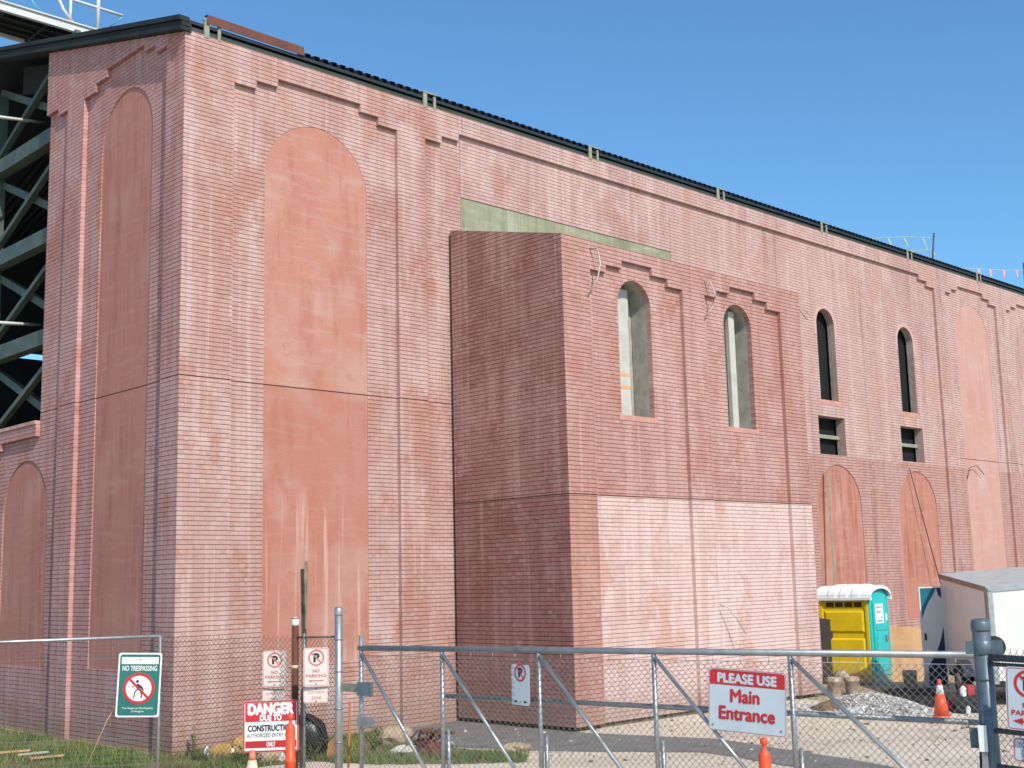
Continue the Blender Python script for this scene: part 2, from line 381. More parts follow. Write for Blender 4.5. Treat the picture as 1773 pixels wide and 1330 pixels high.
M_turf = plain('turf_soil', (.20, .155, .085), .95, var=.3, scale=2.5, bump=.6, c2=(.09, .10, .03))
TURF = [(-9, -1.2), (-4.5, -2.6), (-.6, -1.9), (1.1, -2.2), (1.5, -3.3), (2.3, -4.2), (2.95, -4.9), (3.5, -4.4), (3.45, -2.8), (3.6, -1.5), (4.3, -.25), (4.3, .3), (0, .3), (0, 14), (-9, 14)]
sheet('turf_soil', TURF, .004, M_turf, .06)
sheet('dirt_ground', [(13.6, .3), (13.75, -2.2), (12.6, -3.9), (14, -4.6), (17, -4.4), (24, -4.6), (40, -4.5), (40, .3)], .004, M_dirt)
sheet('asphalt_strip', [(4.35, .2), (3.55, -1.5), (3.5, -2.8), (4.1, -4.5), (5.3, -6.3), (4.9, -8.0), (4.6, -9.6), (5.5, -9.6), (5.95, -8.3), (6.65, -5.6), (6.05, -3.3), (6.0, .2)], .008, M_asph, .025)

# ------------------------------------------------------------------ brick facade generator
def rect(a, b, z0, z1): return (lambda z: (a, b) if z0 <= z < z1 else None), [z0, z1]
def arch(a, b, z0, zs):
    r = (b-a)/2; c = (a+b)/2
    def f(z):
        if z < z0 or z >= zs+r: return None
        if z <= zs: return (a, b)
        h = math.sqrt(max(0, r*r-(z-zs)**2)); return (c-h, c+h)
    return f, [z0, zs, zs+r]+[zs+r*k for k in (.8, .9, .95, .98, .995)]
def steps(tiers, z0=0):                       # (a, b, top)
    def f(z):
        q = [(a, b) for a, b, t in tiers if z < t]
        if z < z0 or not q: return None
        return (min(a for a, b in q), max(b for a, b in q)) if len(q) < len(tiers) or True else None
    def g(z):
        q = [(a, b, t) for a, b, t in tiers if z < t]
        if z < z0 or not q: return None
        a, b, t = min(q, key=lambda s: s[2]); return (a, b)
    return g, [t for _, _, t in tiers]
class Reg:
    def __init__(s, key, fz, depth, grooved=True, hole=False):
        s.key = key; s.f, s.zs = fz; s.depth = depth; s.grooved = grooved; s.hole = hole
G = .013; GH = .0058
def facade(to, base, top, z0, z1, regs, parts, seams=(), vseams=(), matfn=None, noseam=None):
    """to(u,z,d)->xyz; base(z)->(u0,u1); parts: key->MB; every course is a real row with a raked joint"""
    br = {z0, z1}
    k = int(z0/COURSE)
    while k*COURSE < z1+COURSE:
        for q in (k*COURSE-GH, k*COURSE+GH): br.add(round(q, 5))
        k += 1
    for r in regs: br.update(round(q, 5) for q in r.zs)
    for s in seams: br.update((round(s-.011, 5), round(s+.011, 5)))
    br.update(round(q, 5) for q in top)
    br = sorted(b for b in br if z0 <= b <= z1)
    bb = [br[0]]
    for b in br[1:]:
        if b-bb[-1] > .0008: bb.append(b)
    allr = list(regs)
    def segs(z, groove, seam):
        b = base(z)
        if not b or b[1]-b[0] < 1e-4: return []
        L = [(b[0], b[1], None)]
        for r in allr:
            q = r.f(z)
            if not q: continue
            a, c = max(q[0], b[0]), min(q[1], b[1])
            if c-a < 1e-4: continue
            NL = []
            for (x, y, o) in L:
                if y <= a or x >= c: NL.append((x, y, o)); continue
                if x < a: NL.append((x, a, o))
                if y > c: NL.append((c, y, o))
            NL.append((a, c, r)); L = sorted(NL, key=lambda s: s[0])
        for vs in vseams:
            NL = []
            for (x, y, o) in L:
                if x < vs-.006 and y > vs+.006 and not (o and (o.hole or not o.grooved)): NL += [(x, vs-.006, o), (vs-.006, vs+.006, ('v', o)), (vs+.006, y, o)]
                else: NL.append((x, y, o))
            L = NL
        out = []
        for (x, y, o) in L:
            v = isinstance(o, tuple)
            if v: o = o[1]
            d = o.depth if o else 0
            key = o.key if o else 'wall'
            hole = bool(o and o.hole)
            gr = o.grooved if o else True
            sm = seam and not (noseam and x > noseam[0] and y < noseam[1])
            if sm and not hole: d += .018
            elif v: d += .022
            elif groove and gr: d += G
            out.append((x, y, d, key, hole, sm or v, o))
        return out
    rows = []
    for i in range(len(bb)-1):
        a, b = bb[i], bb[i+1]; m = (a+b)/2
        seam = any(abs(m-s) < .011 for s in seams)
        kk = round(m/COURSE); groove = abs(m-kk*COURSE) < GH-.0002
        e = min(1e-4, (b-a)/4)
        s0, s1 = segs(a+e, groove, seam), segs(b-e, groove, seam)
        if [(q[3], q[2]) for q in s0] != [(q[3], q[2]) for q in s1]: s0 = s1 = segs(m, groove, seam)
        rows.append((a, b, s0, s1))
        for p, q in zip(s0, s1):
            mi = 0
            if matfn: mi = matfn((p[0]+p[1])/2, m, p[3], p[5])
            if not p[4]: parts[p[3]].quad(to(p[0], a, p[2]), to(p[1], a, p[2]), to(q[1], b, q[2]), to(q[0], b, q[2]), m=mi)
        for (p, q), (p2, q2) in zip(list(zip(s0, s1))[:-1], list(zip(s0, s1))[1:]):
            if abs(p[2]-p2[2]) > 1e-5:
                sh = p if p[2] < p2[2] else p2
                mi = matfn((sh[0]+sh[1])/2, m, sh[3], sh[5]) if matfn else 0
                parts[sh[3]].quad(to(p[1], a, p[2]), to(p[1], a, p2[2]), to(q[1], b, q2[2]), to(q[1], b, q[2]), m=mi)
    for i in range(len(rows)-1):
        lo, hi = rows[i][3], rows[i+1][2]; z = rows[i][1]
        cuts = sorted({x for s in lo for x in s[:2]} | {x for s in hi for x in s[:2]})
        for a, b in zip(cuts[:-1], cuts[1:]):
            if b-a < 1e-4: continue
            c = (a+b)/2
            p = next((s for s in lo if s[0] <= c <= s[1]), None); q = next((s for s in hi if s[0] <= c <= s[1]), None)
            if p and q and abs(p[2]-q[2]) > 1e-5:
                sh = p if p[2] < q[2] else q
                mi = matfn(c, z, sh[3], sh[5]) if matfn else 0
                parts[sh[3]].quad(to(a, z, p[2]), to(b, z, p[2]), to(b, z, q[2]), to(a, z, q[2]), m=mi)

bld = thing('brick_building', 'large unfinished red brick panel building with blind arches and stepped reliefs', 'building')
XE, EY, XR = 5.971, -3.066, 13.69          # annex: left face, front face, right face
c_ = lambda k: round(k*COURSE, 4)
D = .085
# ---- main facade (y = 0, facing the camera side)
parts = {k: MB() for k in ('wall', 'a1', 'a3', 'l1', 'l2', 'strip', 'sill1', 'sill2')}
T1, T2, T3 = c_(148), c_(150), c_(152)
SR = .115
def soldier(a, b, zs): return Reg('arc', arch(a-SR, b+SR, zs-.3, zs), D-.002, False)
regs = [Reg('wall', steps([(.98, 4.63, T1), (1.43, 4.17, T2), (1.88, 3.74, T3)]), D),
        Reg('wall', steps([(5.34, 26.2, T1), (5.78, 25.72, T2), (6.25, 25.26, T3)]), D),
        Reg('wall', steps([(26.91, 30.46, T1), (27.33, 30.0, T2), (27.78, 29.54, T3)]), D),
        Reg('wall', steps([(31.23, 46.2, T1), (31.62, 45.8, T2), (32.09, 45.4, T3)]), D),
        soldier(19.4, 20.3, 9.44), soldier(23.8, 24.72, 9.46),
        Reg('a1', arch(1.67, 3.93, 1.27, 9.88), D+.008, False), Reg('a3', arch(27.56, 29.86, 1.27, 10.05), D+.008, False),
        Reg('l1', arch(18.9, 21.14, 1.27, 4.41), D+.022, False), Reg('l2', arch(23.21, 25.46, 1.27, 4.41), D+.022, False),
        Reg('strip', rect(6.35, 13.14, 9.4, 10.4), D+.02, False),
        Reg('sill1', rect(19.26, 20.44, 7.19, 7.31), D-.004, False), Reg('sill2', rect(23.66, 24.86, 7.19, 7.31), D-.004, False),
        Reg('h', arch(19.4, 20.3, 7.31, 9.44), D+.13, False, True), Reg('h', arch(23.8, 24.72, 7.31, 9.46), D+.13, False, True),
        Reg('h', rect(19.2, 20.53, 5.8, 6.85), D+.17, False, True), Reg('h', rect(23.6, 24.93, 5.82, 6.87), D+.17, False, True)]
parts['h'] = parts['arc'] = parts['wall']
def mm(u, z, key, seam):
    if key == 'arc': return 5 if u < 6 else 6
    if key not in ('wall', 'h'): return 1 if seam else 0
    if seam: return 3
    if 6.32 < u < 13.13 and z > 10.4: return 2
    if u >= 13.13: return 4 if z < 5.75 and u > 17.6 else 1
    return 0
facade(lambda u, z, d: (u, d, z), lambda z: (0, 47), [12.1], -.1, 12.1, regs, parts, [c_(79)], [6.33, 13.14, 17.6, 21.8, 26.55, 30.9], mm, (13, 26.95))
parts['wall'].build('front_wall', [M_main, M_right, M_band, M_seam, M_rlow, M_sold, M_sold2], bld)
for k, m_ in (('a1', M_arch), ('a3', M_archf), ('l1', M_archw), ('l2', M_archw)):
    o = parts[k].build('arched_panel', [m_, M_seam], bld)
    o['label'] = {'a1': 'tall orange stained blind arch', 'a3': 'tall pale pink blind arch', 'l1': 'low wood grained blind arch', 'l2': 'low wood grained blind arch with a leaning pole mark'}[k] if k != 'l2' else 'low paler wood grained blind arch'
parts['strip'].build('unclad_strip', [M_green, M_seam], bld)
for k in ('sill1', 'sill2'): parts[k].build('window_sill', M_sill, bld)
# ---- end facade (x = 0, facing left) with the gable rake
parts = {k: MB() for k in ('wall', 'e1', 'e2')}
def e2f(z):
    if z < 5.47: return (4.58, 30)
    if z < 5.62: return (4.58, 7.25)
    if z < c_(156): return (4.58, 5.56)
    if z < c_(158): return (5.03, 5.56)
regs = [Reg('wall', steps([(.63, 3.86, c_(156)), (1.05, 3.38, c_(158)), (1.46, 2.93, c_(160))]), .085),
        Reg('wall', (e2f, [5.47, 5.62, c_(156), c_(158)]), .085),
        Reg('e1', arch(1.24, 3.2, 1.25, 10.74), .085+.02, False), Reg('e2', arch(5.1, 7.2, 1.2, 4.14), .085+.02, False)]
def eb(z):
    if z < 5.86: return (0, 15)
    lo = max(0, (z-12.1)/.264)
    return (lo, 5.56) if lo < 5.56 else None
facade(lambda u, z, d: (d, u, z), eb, [5.86, 12.1], -.1, 13.56, regs, parts, [c_(79)], [3.9, 4.0] and [], lambda u, z, k, s: 1 if s else 0)
parts['wall'].build('end_wall', [M_end, M_seam], bld)
for k in ('e1', 'e2'): parts[k].build('arched_panel', [M_arche, M_seam], bld)
cp = MB(); cp.box((-.02, 5.57, 5.86), (.32, 15, 5.93)); cp.build('coping', M_coping, bld)
core = MB()
core.prism([(.13, 0), (5.55, 0), (5.55, 13.5), (.13, 12.08)], lambda a, b, d: (d, a, b), .13, .3)
core.box((.13, 5.55, 0), (.3, 15, 5.85))
core.build('wall_core', M_conc, bld)
# ---- annex (front y = EY)
parts = {k: MB() for k in ('wall', 's1', 's2')}
t1, t2, t3 = c_(108), c_(110), c_(112)
regs = [Reg('wall', steps([(6.72, 9.47, t1), (7.17, 9.01, t2), (7.63, 8.53, t3)]), D),
        Reg('wall', steps([(10.19, 12.9, t1), (10.6, 12.42, t2), (11.07, 11.97, t3)]), D),
        Reg('s1', rect(7.5, 8.63, 5.55, 5.65), D-.004, False), Reg('s2', rect(10.84, 12.0, 5.55, 5.65), D-.004, False),
        Reg('h', arch(7.57, 8.54, 5.65, 7.82), D+.12, False, True), Reg('h', arch(10.92, 11.89, 5.65, 7.81), D+.12, False, True)]
parts['h'] = parts['wall']
def em(u, z, key, seam):
    if seam: return 3
    if z < 4.11: return 2 if u < 6.72 else 1
    return 0
facade(lambda u, z, d: (u, EY+d, z), lambda z: (XE, XR), [8.87], .08, 8.87, regs, parts, [4.112], [6.75] and [], em)
parts['wall'].build('annex_front_wall', [M_extu, M_extl, M_exts, M_seam], bld)
for k in ('s1', 's2'): parts[k].build('window_sill', M_sill, bld)
def sideb(z):
    a = EY if z <= 8.87 else EY+(z-8.87)/(9.61-8.87)*-EY
    return (a, 0) if a < -.001 else None
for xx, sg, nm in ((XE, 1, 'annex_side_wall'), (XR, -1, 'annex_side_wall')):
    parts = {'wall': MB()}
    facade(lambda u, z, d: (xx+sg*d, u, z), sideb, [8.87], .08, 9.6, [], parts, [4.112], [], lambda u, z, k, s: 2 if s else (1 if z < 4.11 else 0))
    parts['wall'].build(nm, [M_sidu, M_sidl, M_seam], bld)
rf = MB()
rf.prism([(EY+.03, 8.82), (0.2, 9.6), (.2, 9.55), (EY+.03, 8.76)], lambda a, b, d: (d, a, b), XE+.03, XR-.03)
rf.build('annex_roof', M_conc, bld)
ft = MB(); ft.box((XE+.12, EY+.14, -.2), (XR-.12, .05, .09)); ft.build('annex_footing', M_soil, bld)
# ---- windows
def ring(mb, a, b, z0, zs, y0, y1, inset=0, m=0, n=14):
    r = (b-a)/2-inset; c = (a+b)/2
    pts = [(c-r, z0+inset), (c+r, z0+inset)] + [(c+r*math.cos(math.pi*k/n), zs+r*math.sin(math.pi*k/n)) for k in range(n+1)]
    for i in range(len(pts)):
        (u0, w0), (u1, w1) = pts[i], pts[(i+1) % len(pts)]
        mb.quad((u0, y0, w0), (u1, y0, w1), (u1, y1, w1), (u0, y1, w0), m=m)
def annex_window(a, b, zs, wide, bands):
    w = MB(); ring(w, a, b, 5.65, zs, EY+D+.12, EY+D+.5, .0)
    o = w.build('window_opening', M_conc, bld)
    q = MB(); q.box((a-.1, EY+.6, 5.5), (b+.1, EY+.62, 8.6)); q.build('backing_board', M_conc, o)
    q = MB(); x0 = a+wide[0]; q.box((x0, EY+wide[2], 5.655), (x0+wide[1], EY+wide[2]+.09, 8.2)); st = q.build('white_stud', M_stud, o)
    if bands:
        q = MB()
        for z in (6.22, 6.47): q.box((x0-.004, EY+wide[2]-.004, z), (x0+wide[1]+.004, EY+wide[2]+.03, z+.07))
        q.build('wood_block', M_ply, o)
    q = MB(); q.box((a+.62, EY+.42, 5.655), (a+.7, EY+.5, 8.1)); q.build('stud', M_galvd, o)
annex_window(7.57, 8.54, 7.82, (.3, .36, .4), True)
annex_window(10.92, 11.89, 7.81, (.52, .2, .34), False)
for a, b, zs in ((19.4, 20.3, 9.44), (23.8, 24.72, 9.46)):
    w = MB(); ring(w, a, b, 7.31, zs, D+.13, D+.22)
    o = w.build('window_opening', M_conc, bld)
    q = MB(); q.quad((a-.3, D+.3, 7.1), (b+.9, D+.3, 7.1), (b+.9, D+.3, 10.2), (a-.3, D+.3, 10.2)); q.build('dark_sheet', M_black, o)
for a, b, z0, z1 in ((19.2, 20.53, 5.8, 6.85), (23.6, 24.93, 5.82, 6.87)):
    w = MB()
    for q in (((a, z0), (b, z0)), ((b, z0), (b, z1)), ((b, z1), (a, z1)), ((a, z1), (a, z0))):
        (u0, w0), (u1, w1) = q; w.quad((u0, D+.17, w0), (u1, D+.17, w1), (u1, D+.28, w1), (u0, D+.28, w0))
    o = w.build('window_opening', M_conc, bld)
    q = MB(); q.box((a+.0, D+.2, (z0+z1)/2-.05), (b, D+.27, (z0+z1)/2+.05)); q.build('transom', M_stub, o)
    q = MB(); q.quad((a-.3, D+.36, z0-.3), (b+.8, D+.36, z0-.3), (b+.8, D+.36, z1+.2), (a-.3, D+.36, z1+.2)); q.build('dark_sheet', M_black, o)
# ---- roof
SL = .264
rb = MB(); x = 2.4; prof = [(-.05, 0), (2.4, 0)]
while x < 47:
    prof += [(x, 0), (x+.075, 0), (x+.085, .095), (x+.19, .095), (x+.2, 0)]; x += .2
RY = 8.2
def rz(y): return 12.28+SL*(y if y < RY else 2*RY-y)
for (a, za), (b, zb) in zip(prof[:-1], prof[1:]):
    if b-a < 1e-6: continue
    for y0, y1 in ((.0, RY), (RY, 2*RY)):
        rb.quad((a, y0, rz(y0)+za), (b, y0, rz(y0)+zb), (b, y1, rz(y1)+zb), (a, y1, rz(y1)+za))
rb.build('roof', M_deck, bld)
ev = MB(); ev.box((.02, .04, 12.06), (47, .16, 12.2)); ev.build('eave_beam', M_eave, bld)
ev = MB(); ev.box((.02, -.005, 12.225), (47, .02, 12.285)); ev.build('eave_shade', M_deck, bld)  # dark strip in place of the shading under the deck overhang
for x in (.36, 5.3, 10.2, 15.0, 19.8, 24.6, 29.2, 34):
    st = MB()
    st.box((x, -.012, 12.05), (x+.1, .02, 12.36)); st.box((x+.27, -.01, 12.06), (x+.33, .02, 12.33)); st.box((x-.02, -.02, 12.36), (x+.36, .02, 12.385))
    st.build('roof_clip', M_stub, bld)
rk = MB()
for a, b, xo in ((.2, .285, -.15), (.11, .19, -.1), (.03, .1, -.13)):
    rk.prism([(-.06, a+12.03-.06*SL), (RY, a+12.03+RY*SL), (RY, b+12.03+RY*SL), (-.06, b+12.03-.06*SL)], lambda p, q, d: (d, p, q), xo, .05)
rk.prism([(-.04, 12.05-.04*SL), (RY, 12.05+RY*SL), (RY, 12.27+RY*SL), (-.04, 12.27-.04*SL)], lambda p, q, d: (d, p, q), -.03, .1)
rk.build('rake_trim', M_trim, bld)
# ---- interior: floor slab, far walls with a gap that shows sky, steel frame in the open end
iw = MB()
ga, gb = on(30, 608, 1, 16.2), on(72, 624, 1, 16.2)
x0, x1, zl, zh = min(ga.x, gb.x), max(ga.x, gb.x)+.5, min(ga.z, gb.z), max(ga.z, gb.z)
for a, b in (((-.1, 0), (x0, 12.33)), ((x1, 0), (47, 12.33)), ((x0, 0), (x1, zl)), ((x0, zh), (x1, 12.33))):
    iw.box((a[0], 16.2, a[1]), (b[0], 16.4, b[1]))
iw.box((46.8, .4, 0), (47, 16.2, 12.2))
iw.box((.32, .35, .01), (46.8, 16.2, .03))
iw.build('interior_wall', M_dark, bld)
fr = MB()
fr.prism([(5.6, 12.9), (RY, 12.9+(RY-5.6)*SL), (RY, 13.55+(RY-5.6)*SL), (5.6, 13.5)], lambda a, b, d: (d, a, b), .55, .7)
fr.build('rake_girder', M_dark, bld)
for z in (12.0, 9.85, 7.72):
    q = MB(); q.box((.3, 5.3, z-.16), (.33, 14, z+.16)); q.box((.33, 5.3, z+.12), (.55, 14, z+.16)); q.box((.33, 5.3, z-.16), (.55, 14, z-.12)); q.build('frame_beam', M_steel, bld)
for z0, z1 in ((12.16, 14.0), (10.02, 11.84), (7.88, 9.69), (5.75, 7.56)):
    q = MB(); q.bar((.44, 9.4, z0), (.44, 5.2, z1), .1, .12, up=(1, 0, 0)); q.build('brace', M_steel, bld)
    q = MB(); q.bar((.6, 9.4, z1), (.6, 5.2, z0), .16, .13, up=(1, 0, 0)); q.build('brace', M_steel, bld)
q = MB(); q.box((.3, 9.1, 0), (.6, 9.35, 13.8)); q.build('column', M_steel, bld)
for (a, b) in (((0, 197, 25.5), (84, 217, 28)), ((0, 556, 25.5), (74, 565, 27.5))):
    q = MB(); q.tube([at(*a)-_r2*.5, at(*b)+_r2*.3], .035); q.build('pipe', M_white, bld)
q = MB()
for i in range(9):
    x = 3+i*4.8
    q.prism([(.5, 11.8), (RY, 11.8+(RY-.5)*SL), (RY, 12.2+(RY-.5)*SL), (.5, 12.2)], lambda a, b, d: (d, a, b), x, x+.2)
    q.box((x, RY-.1, 0), (x+.25, RY+.1, 14.0))
q.build('rafters', M_dark, bld)

# ------------------------------------------------------------------ things on the roof and walls
q = MB(); q.bar((.4, -.03, 12.39), (2.42, -.03, 12.375), .012, .17, up=(0, .1, 1)); q.bar((.4, .02, 12.47), (2.42, .02, 12.455), .09, .012)
tag(q.build('rusty_sheet', M_rust), 'long rusty brown steel strip lying on the roof edge at the corner', 'steel sheet')
wk = thing('roof_walkway', 'white metal walkway with tubular guard rails above the gable roof edge', 'walkway', (0, 0, 0))
q = MB(); q.box((-4, 8.95, 15.8), (2.75, 9.05, 15.98)); q.box((-4, 8.9, 15.98), (2.75, 9.08, 16.01)); q.build('edge_beam', M_white, wk)
q = MB(); q.box((-4, 10.32, 15.8), (2.75, 10.4, 15.98)); q.build('edge_beam', M_white, wk)
q = MB(); q.box((-4, 9.05, 15.88), (2.75, 10.32, 15.92))
for i in range(7): q.box((-3.6+i*1.0, 9.05, 15.82), (-3.54+i*1.0, 10.32, 15.88))
for yy in (9.35, 9.7, 10.0): q.box((-4, yy, 15.83), (2.7, yy+.05, 15.88))
q.build('deck', M_trim, wk)
def wkpost(x, z1, r=.045):
    q = MB(); q.tube([(x, 9, 15.98), (x, 9, z1)], r); q.build('post', M_white, wk)
wkpost(2.62, 17.6, .05); wkpost(1.93, 16.62, .035); wkpost(-1.2, 17.6, .045)
q = MB(); q.tube([(-3, 9, 16.6), (2.6, 9, 16.6), (3.25, 9, 16.6)], .035); q.build('rail', M_white, wk)
q = MB(); q.tube([(1.6, 9, 16.9), (1.64, 9, 16.5), (1.75, 9, 16.28), (2.0, 9, 16.02)], .045); q.build('brace', M_white, wk)
for x in (2.2, 2.6):
    q = MB(); q.bar((x, 9.2, 14.0), (x, 9.2, 15.85), .08, .08, up=(1, 0, 0)); q.build('leg', M_galvd, wk)
    q = MB(); q.bar((x, 10.2, 13.7), (x, 10.2, 15.85), .08, .08, up=(1, 0, 0)); q.build('leg', M_galvd, wk)
q = MB(); q.tube([at(50, 0, 30)+V(0, 0, .1), at(60, 8, 30), at(78, 26, 30)], .012, 5); q.build('safety_rope', M_cyan, wk); q = MB()
q.tube([at(212, 30, 31.5), at(205, 36, 31.5), at(190, 46, 31.5)], .012, 5)
q.build('safety_rope', M_cyan, wk)
# flags at the far roof edge
def flagline(name, lab, base, tops, mat, flags, wr=.008, tri=True):
    t = thing(name, lab, 'flag line', (0, 0, 0))
    for b, h in base:
        q = MB(); q.tube([b, h], .028, 8); q.build('pole', M_cabled, t)
    for pts in tops:
        q = MB(); q.tube(pts, wr, 4, cap=False); q.build('cord', M_white if tri else M_yg, t)
    for p, wd, h, sk in flags:
        q = MB()
        if tri: q.prism([(-wd/2, 0), (wd/2, 0), (sk, -h)], lambda a, b, d: p+V(a, d, b), -.003, .003)
        else: q.prism([(-wd/2, 0), (wd/2, -.05), (wd/2+sk, -h), (-wd/4+sk, -h*.8)], lambda a, b, d: p+V(a, d, b), -.003, .003)
        q.build('flag', mat, t)
    return t
Y0 = .6
f = lambda px, py: on(px, py, 1, Y0)
flagline('flag_line', 'yellow ribbons on a leaning pole at the far roof edge', [(V(27.33, Y0, 12.2), f(1617, 404))],
         [[f(1512, 413), f(1545, 411), f(1580, 410), f(1613, 412)], [f(1565, 436), f(1590, 434), f(1612, 433)]], M_yg,
         [(f(1514, 413), .35, .16, .25), (f(1538, 411), .12, .3, .14), (f(1566, 412), .14, .3, .18), (f(1598, 412), .12, .42, .26), (f(1580, 434), .4, .08, .1), (f(1617, 436), .1, .12, .02)], tri=False)
flagline('pennant_line', 'pink triangular pennants on a white cord above the far roof edge', [(V(34.35, Y0, 12.2), f(1772, 455)), (V(28.9, Y0, 12.2), f(1652, 464))],
         [[f(1655, 464), f(1700, 466), f(1740, 468), f(1772, 468)]], M_pink,
         [(f(1668, 465), .26, .3, .0), (f(1694, 466), .26, .28, .03), (f(1715, 467), .26, .32, 0), (f(1738, 468), .28, .34, -.03), (f(1760, 468), .28, .3, .04)])
def cable(lab, pts, r=.016, mat=None):
    q = MB(); q.tube(pts, r, 6); tag(q.build('cable', mat or M_cable), lab, 'cable', 'loose cables hanging from the brick walls')
e = EY
cable('pale cable hanging in a bow beside the left annex window relief', [V(6.72, e+.05, 8.72), V(6.77, e-.16, 8.68), V(6.8, e-.2, 8.4), V(6.75, e-.16, 8.1), V(6.6, e-.1, 7.86)])
cable('pale cable hanging in a bow beside the right annex window relief', [V(10.2, e+.05, 8.62), V(10.24, e-.14, 8.56), V(10.32, e-.18, 8.3), V(10.25, e-.14, 8.06), V(10.12, e-.1, 7.88)])
cable('thin cable sticking out of the pale lower annex brickwork', [V(10.2, e+.09, 2.07), V(10.3, e-.1, 2.0), V(10.47, e-.2, 1.75), V(10.62, e-.3, 1.45)], .012)
cable('straight pale cable lying on the wall right of the annex', [V(18.3, .05, 9.92), V(18.6, .0, 9.75), V(18.93, -.03, 9.56)], .013)
cable('thin dark cable looping over the tall pink blind arch at right', [V(27.55, .12, 5.3), V(27.62, .0, 5.8), V(28.0, -.05, 5.88), V(28.5, -.03, 5.62)], .013, M_cabled)
q = MB(); q.bar(on(1432, 812, 1, -.05), on(1446, 1020, 1, -.25), .05, .05)
tag(q.build('wooden_pole', M_stub), 'thin greenish pole leaning upright against the first low arch', 'pole')
q = MB(); q.tube([on(1575, 812, 1, 0), on(1600, 905, 1, -.1), on(1630, 1015, 1, -.2)], .016, 6)
tag(q.build('slanting_rod', M_cabled), 'thin dark rod slanting across the second low arch', 'rod')

# ------------------------------------------------------------------ text and signs
def text_mesh(txt, wd, ht, bold=0.0):
    c = bpy.data.curves.new('text', 'FONT'); c.body = txt; c.align_x = 'CENTER'; c.size = 1; c.offset = bold; c.resolution_u = 3
    o = bpy.data.objects.new('text', c); COL.objects.link(o)
    me = bpy.data.meshes.new_from_object(o.evaluated_get(bpy.context.evaluated_depsgraph_get()))
    bpy.data.objects.remove(o); bpy.data.curves.remove(c)
    xs = [v.co.x for v in me.vertices]; ys = [v.co.y for v in me.vertices]
    sx = wd/(max(xs)-min(xs)); sy = ht/(max(ys)-min(ys)); cx = (max(xs)+min(xs))/2; cy = (max(ys)+min(ys))/2
    V_ = [((v.co.x-cx)*sx, (v.co.y-cy)*sy) for v in me.vertices]; F_ = [tuple(p.vertices) for p in me.polygons]
    bpy.data.meshes.remove(me)
    return V_, F_
def rrect(w, h, r, n=5):
    pts = []
    for cx, cy, a0 in ((w/2-r, h/2-r, 0), (-w/2+r, h/2-r, 90), (-w/2+r, -h/2+r, 180), (w/2-r, -h/2+r, 270)):
        for k in range(n+1):
            t = R(a0+90*k/n); pts.append((cx+r*math.cos(t), cy+r*math.sin(t)))
    return pts
class Sign:
    """flat sign in its own frame: x right, z up, -y towards the viewer"""
    def __init__(s, name, label, centre, yaw, w, h, face, back=None, tilt=0, group=None, r=.03):
        s.t = thing(name, label, 'sign', centre, 0, group); s.t.rotation_euler = (0, R(tilt), yaw); s.w, s.h = w, h
        m = MB(); m.prism(rrect(w, h, r), lambda a, b, d: (a, d, b), 0, .004); s.plate = m.build('plate', face, s.t)
    def shape(s, name, poly, mat, lev=1):
        m = MB(); m.prism(poly, lambda a, b, d: (a, d, b), -.0012*lev-.0008, -.0012*lev+.0006); m.build(name, mat, s.t)
    def text(s, txt, x, z, wd, ht, mat, bold=0, lev=1, name='lettering'):
        v, f = text_mesh(txt, wd*(1-bold), ht*(1-bold), 0); m = MB(); k = bold*ht*.55
        for i, (dx, dz) in enumerate(((0, 0), (k, 0), (-k, 0), (0, k), (0, -k)) if bold else ((0, 0),)):
            o = len(m.v); m.v += [(x+a+dx, -.0014*lev-.0006-i*.0002, z+b+dz) for a, b in v]; m.f += [tuple(o+q for q in g) for g in f]
        m.m = [0]*len(m.f); m.sm = [False]*len(m.f)
        m.build(name, mat, s.t)
    def ring(s, x, z, r0, r1, mat, lev=2, n=36, name='prohibition_ring', slash=0, ang=-45):
        m = MB(); y = -.0014*lev
        for k in range(n):
            a, b = 2*math.pi*k/n, 2*math.pi*(k+1)/n
            m.quad(*[(x+r*math.cos(t), y, z+r*math.sin(t)) for r, t in ((r0, a), (r1, a), (r1, b), (r0, b))])
        if slash:
            d = V(math.cos(R(ang)), 0, math.sin(R(ang))); p = V(-d.z, 0, d.x); c = V(x, y-.001, z); rr = (r0+r1)/2
            m.quad(c-d*rr-p*slash, c+d*rr-p*slash, c+d*rr+p*slash, c-d*rr+p*slash)
        m.build(name, mat, s.t)
    def border(s, mat, inset=.006, wd=.008, r=.03, lev=1):
        o = rrect(s.w-2*inset, s.h-2*inset, r); i = rrect(s.w-2*inset-2*wd, s.h-2*inset-2*wd, max(.004, r-wd)); m = MB(); y = -.0013*lev
        for k in range(len(o)):
            j = (k+1) % len(o); m.quad((o[k][0], y, o[k][1]), (o[j][0], y, o[j][1]), (i[j][0], y, i[j][1]), (i[k][0], y, i[k][1]))
        m.build('border', mat, s.t)
    def bolts(s, pts, mat=None):
        for x, z in pts:
            m = MB(); m.lathe([(.011, 0), (.011, .006), (.006, .009)], n=8, M=Matrix.Translation((x, 0, z)) @ Matrix.Rotation(R(90), 4, 'X')); m.build('bolt', mat or M_galvd, s.t)
CY = math.atan2(-_r.x, _r.y)  # unused reference
def face_yaw(p, extra=0):                 # yaw so that the sign's -y looks at the camera
    d = CAM-Vector(p); return math.atan2(d.y, d.x)+math.pi/2+R(extra)
def rectp(x0, x1, z0, z1): return [(x0, z0), (x1, z0), (x1, z1), (x0, z1)]
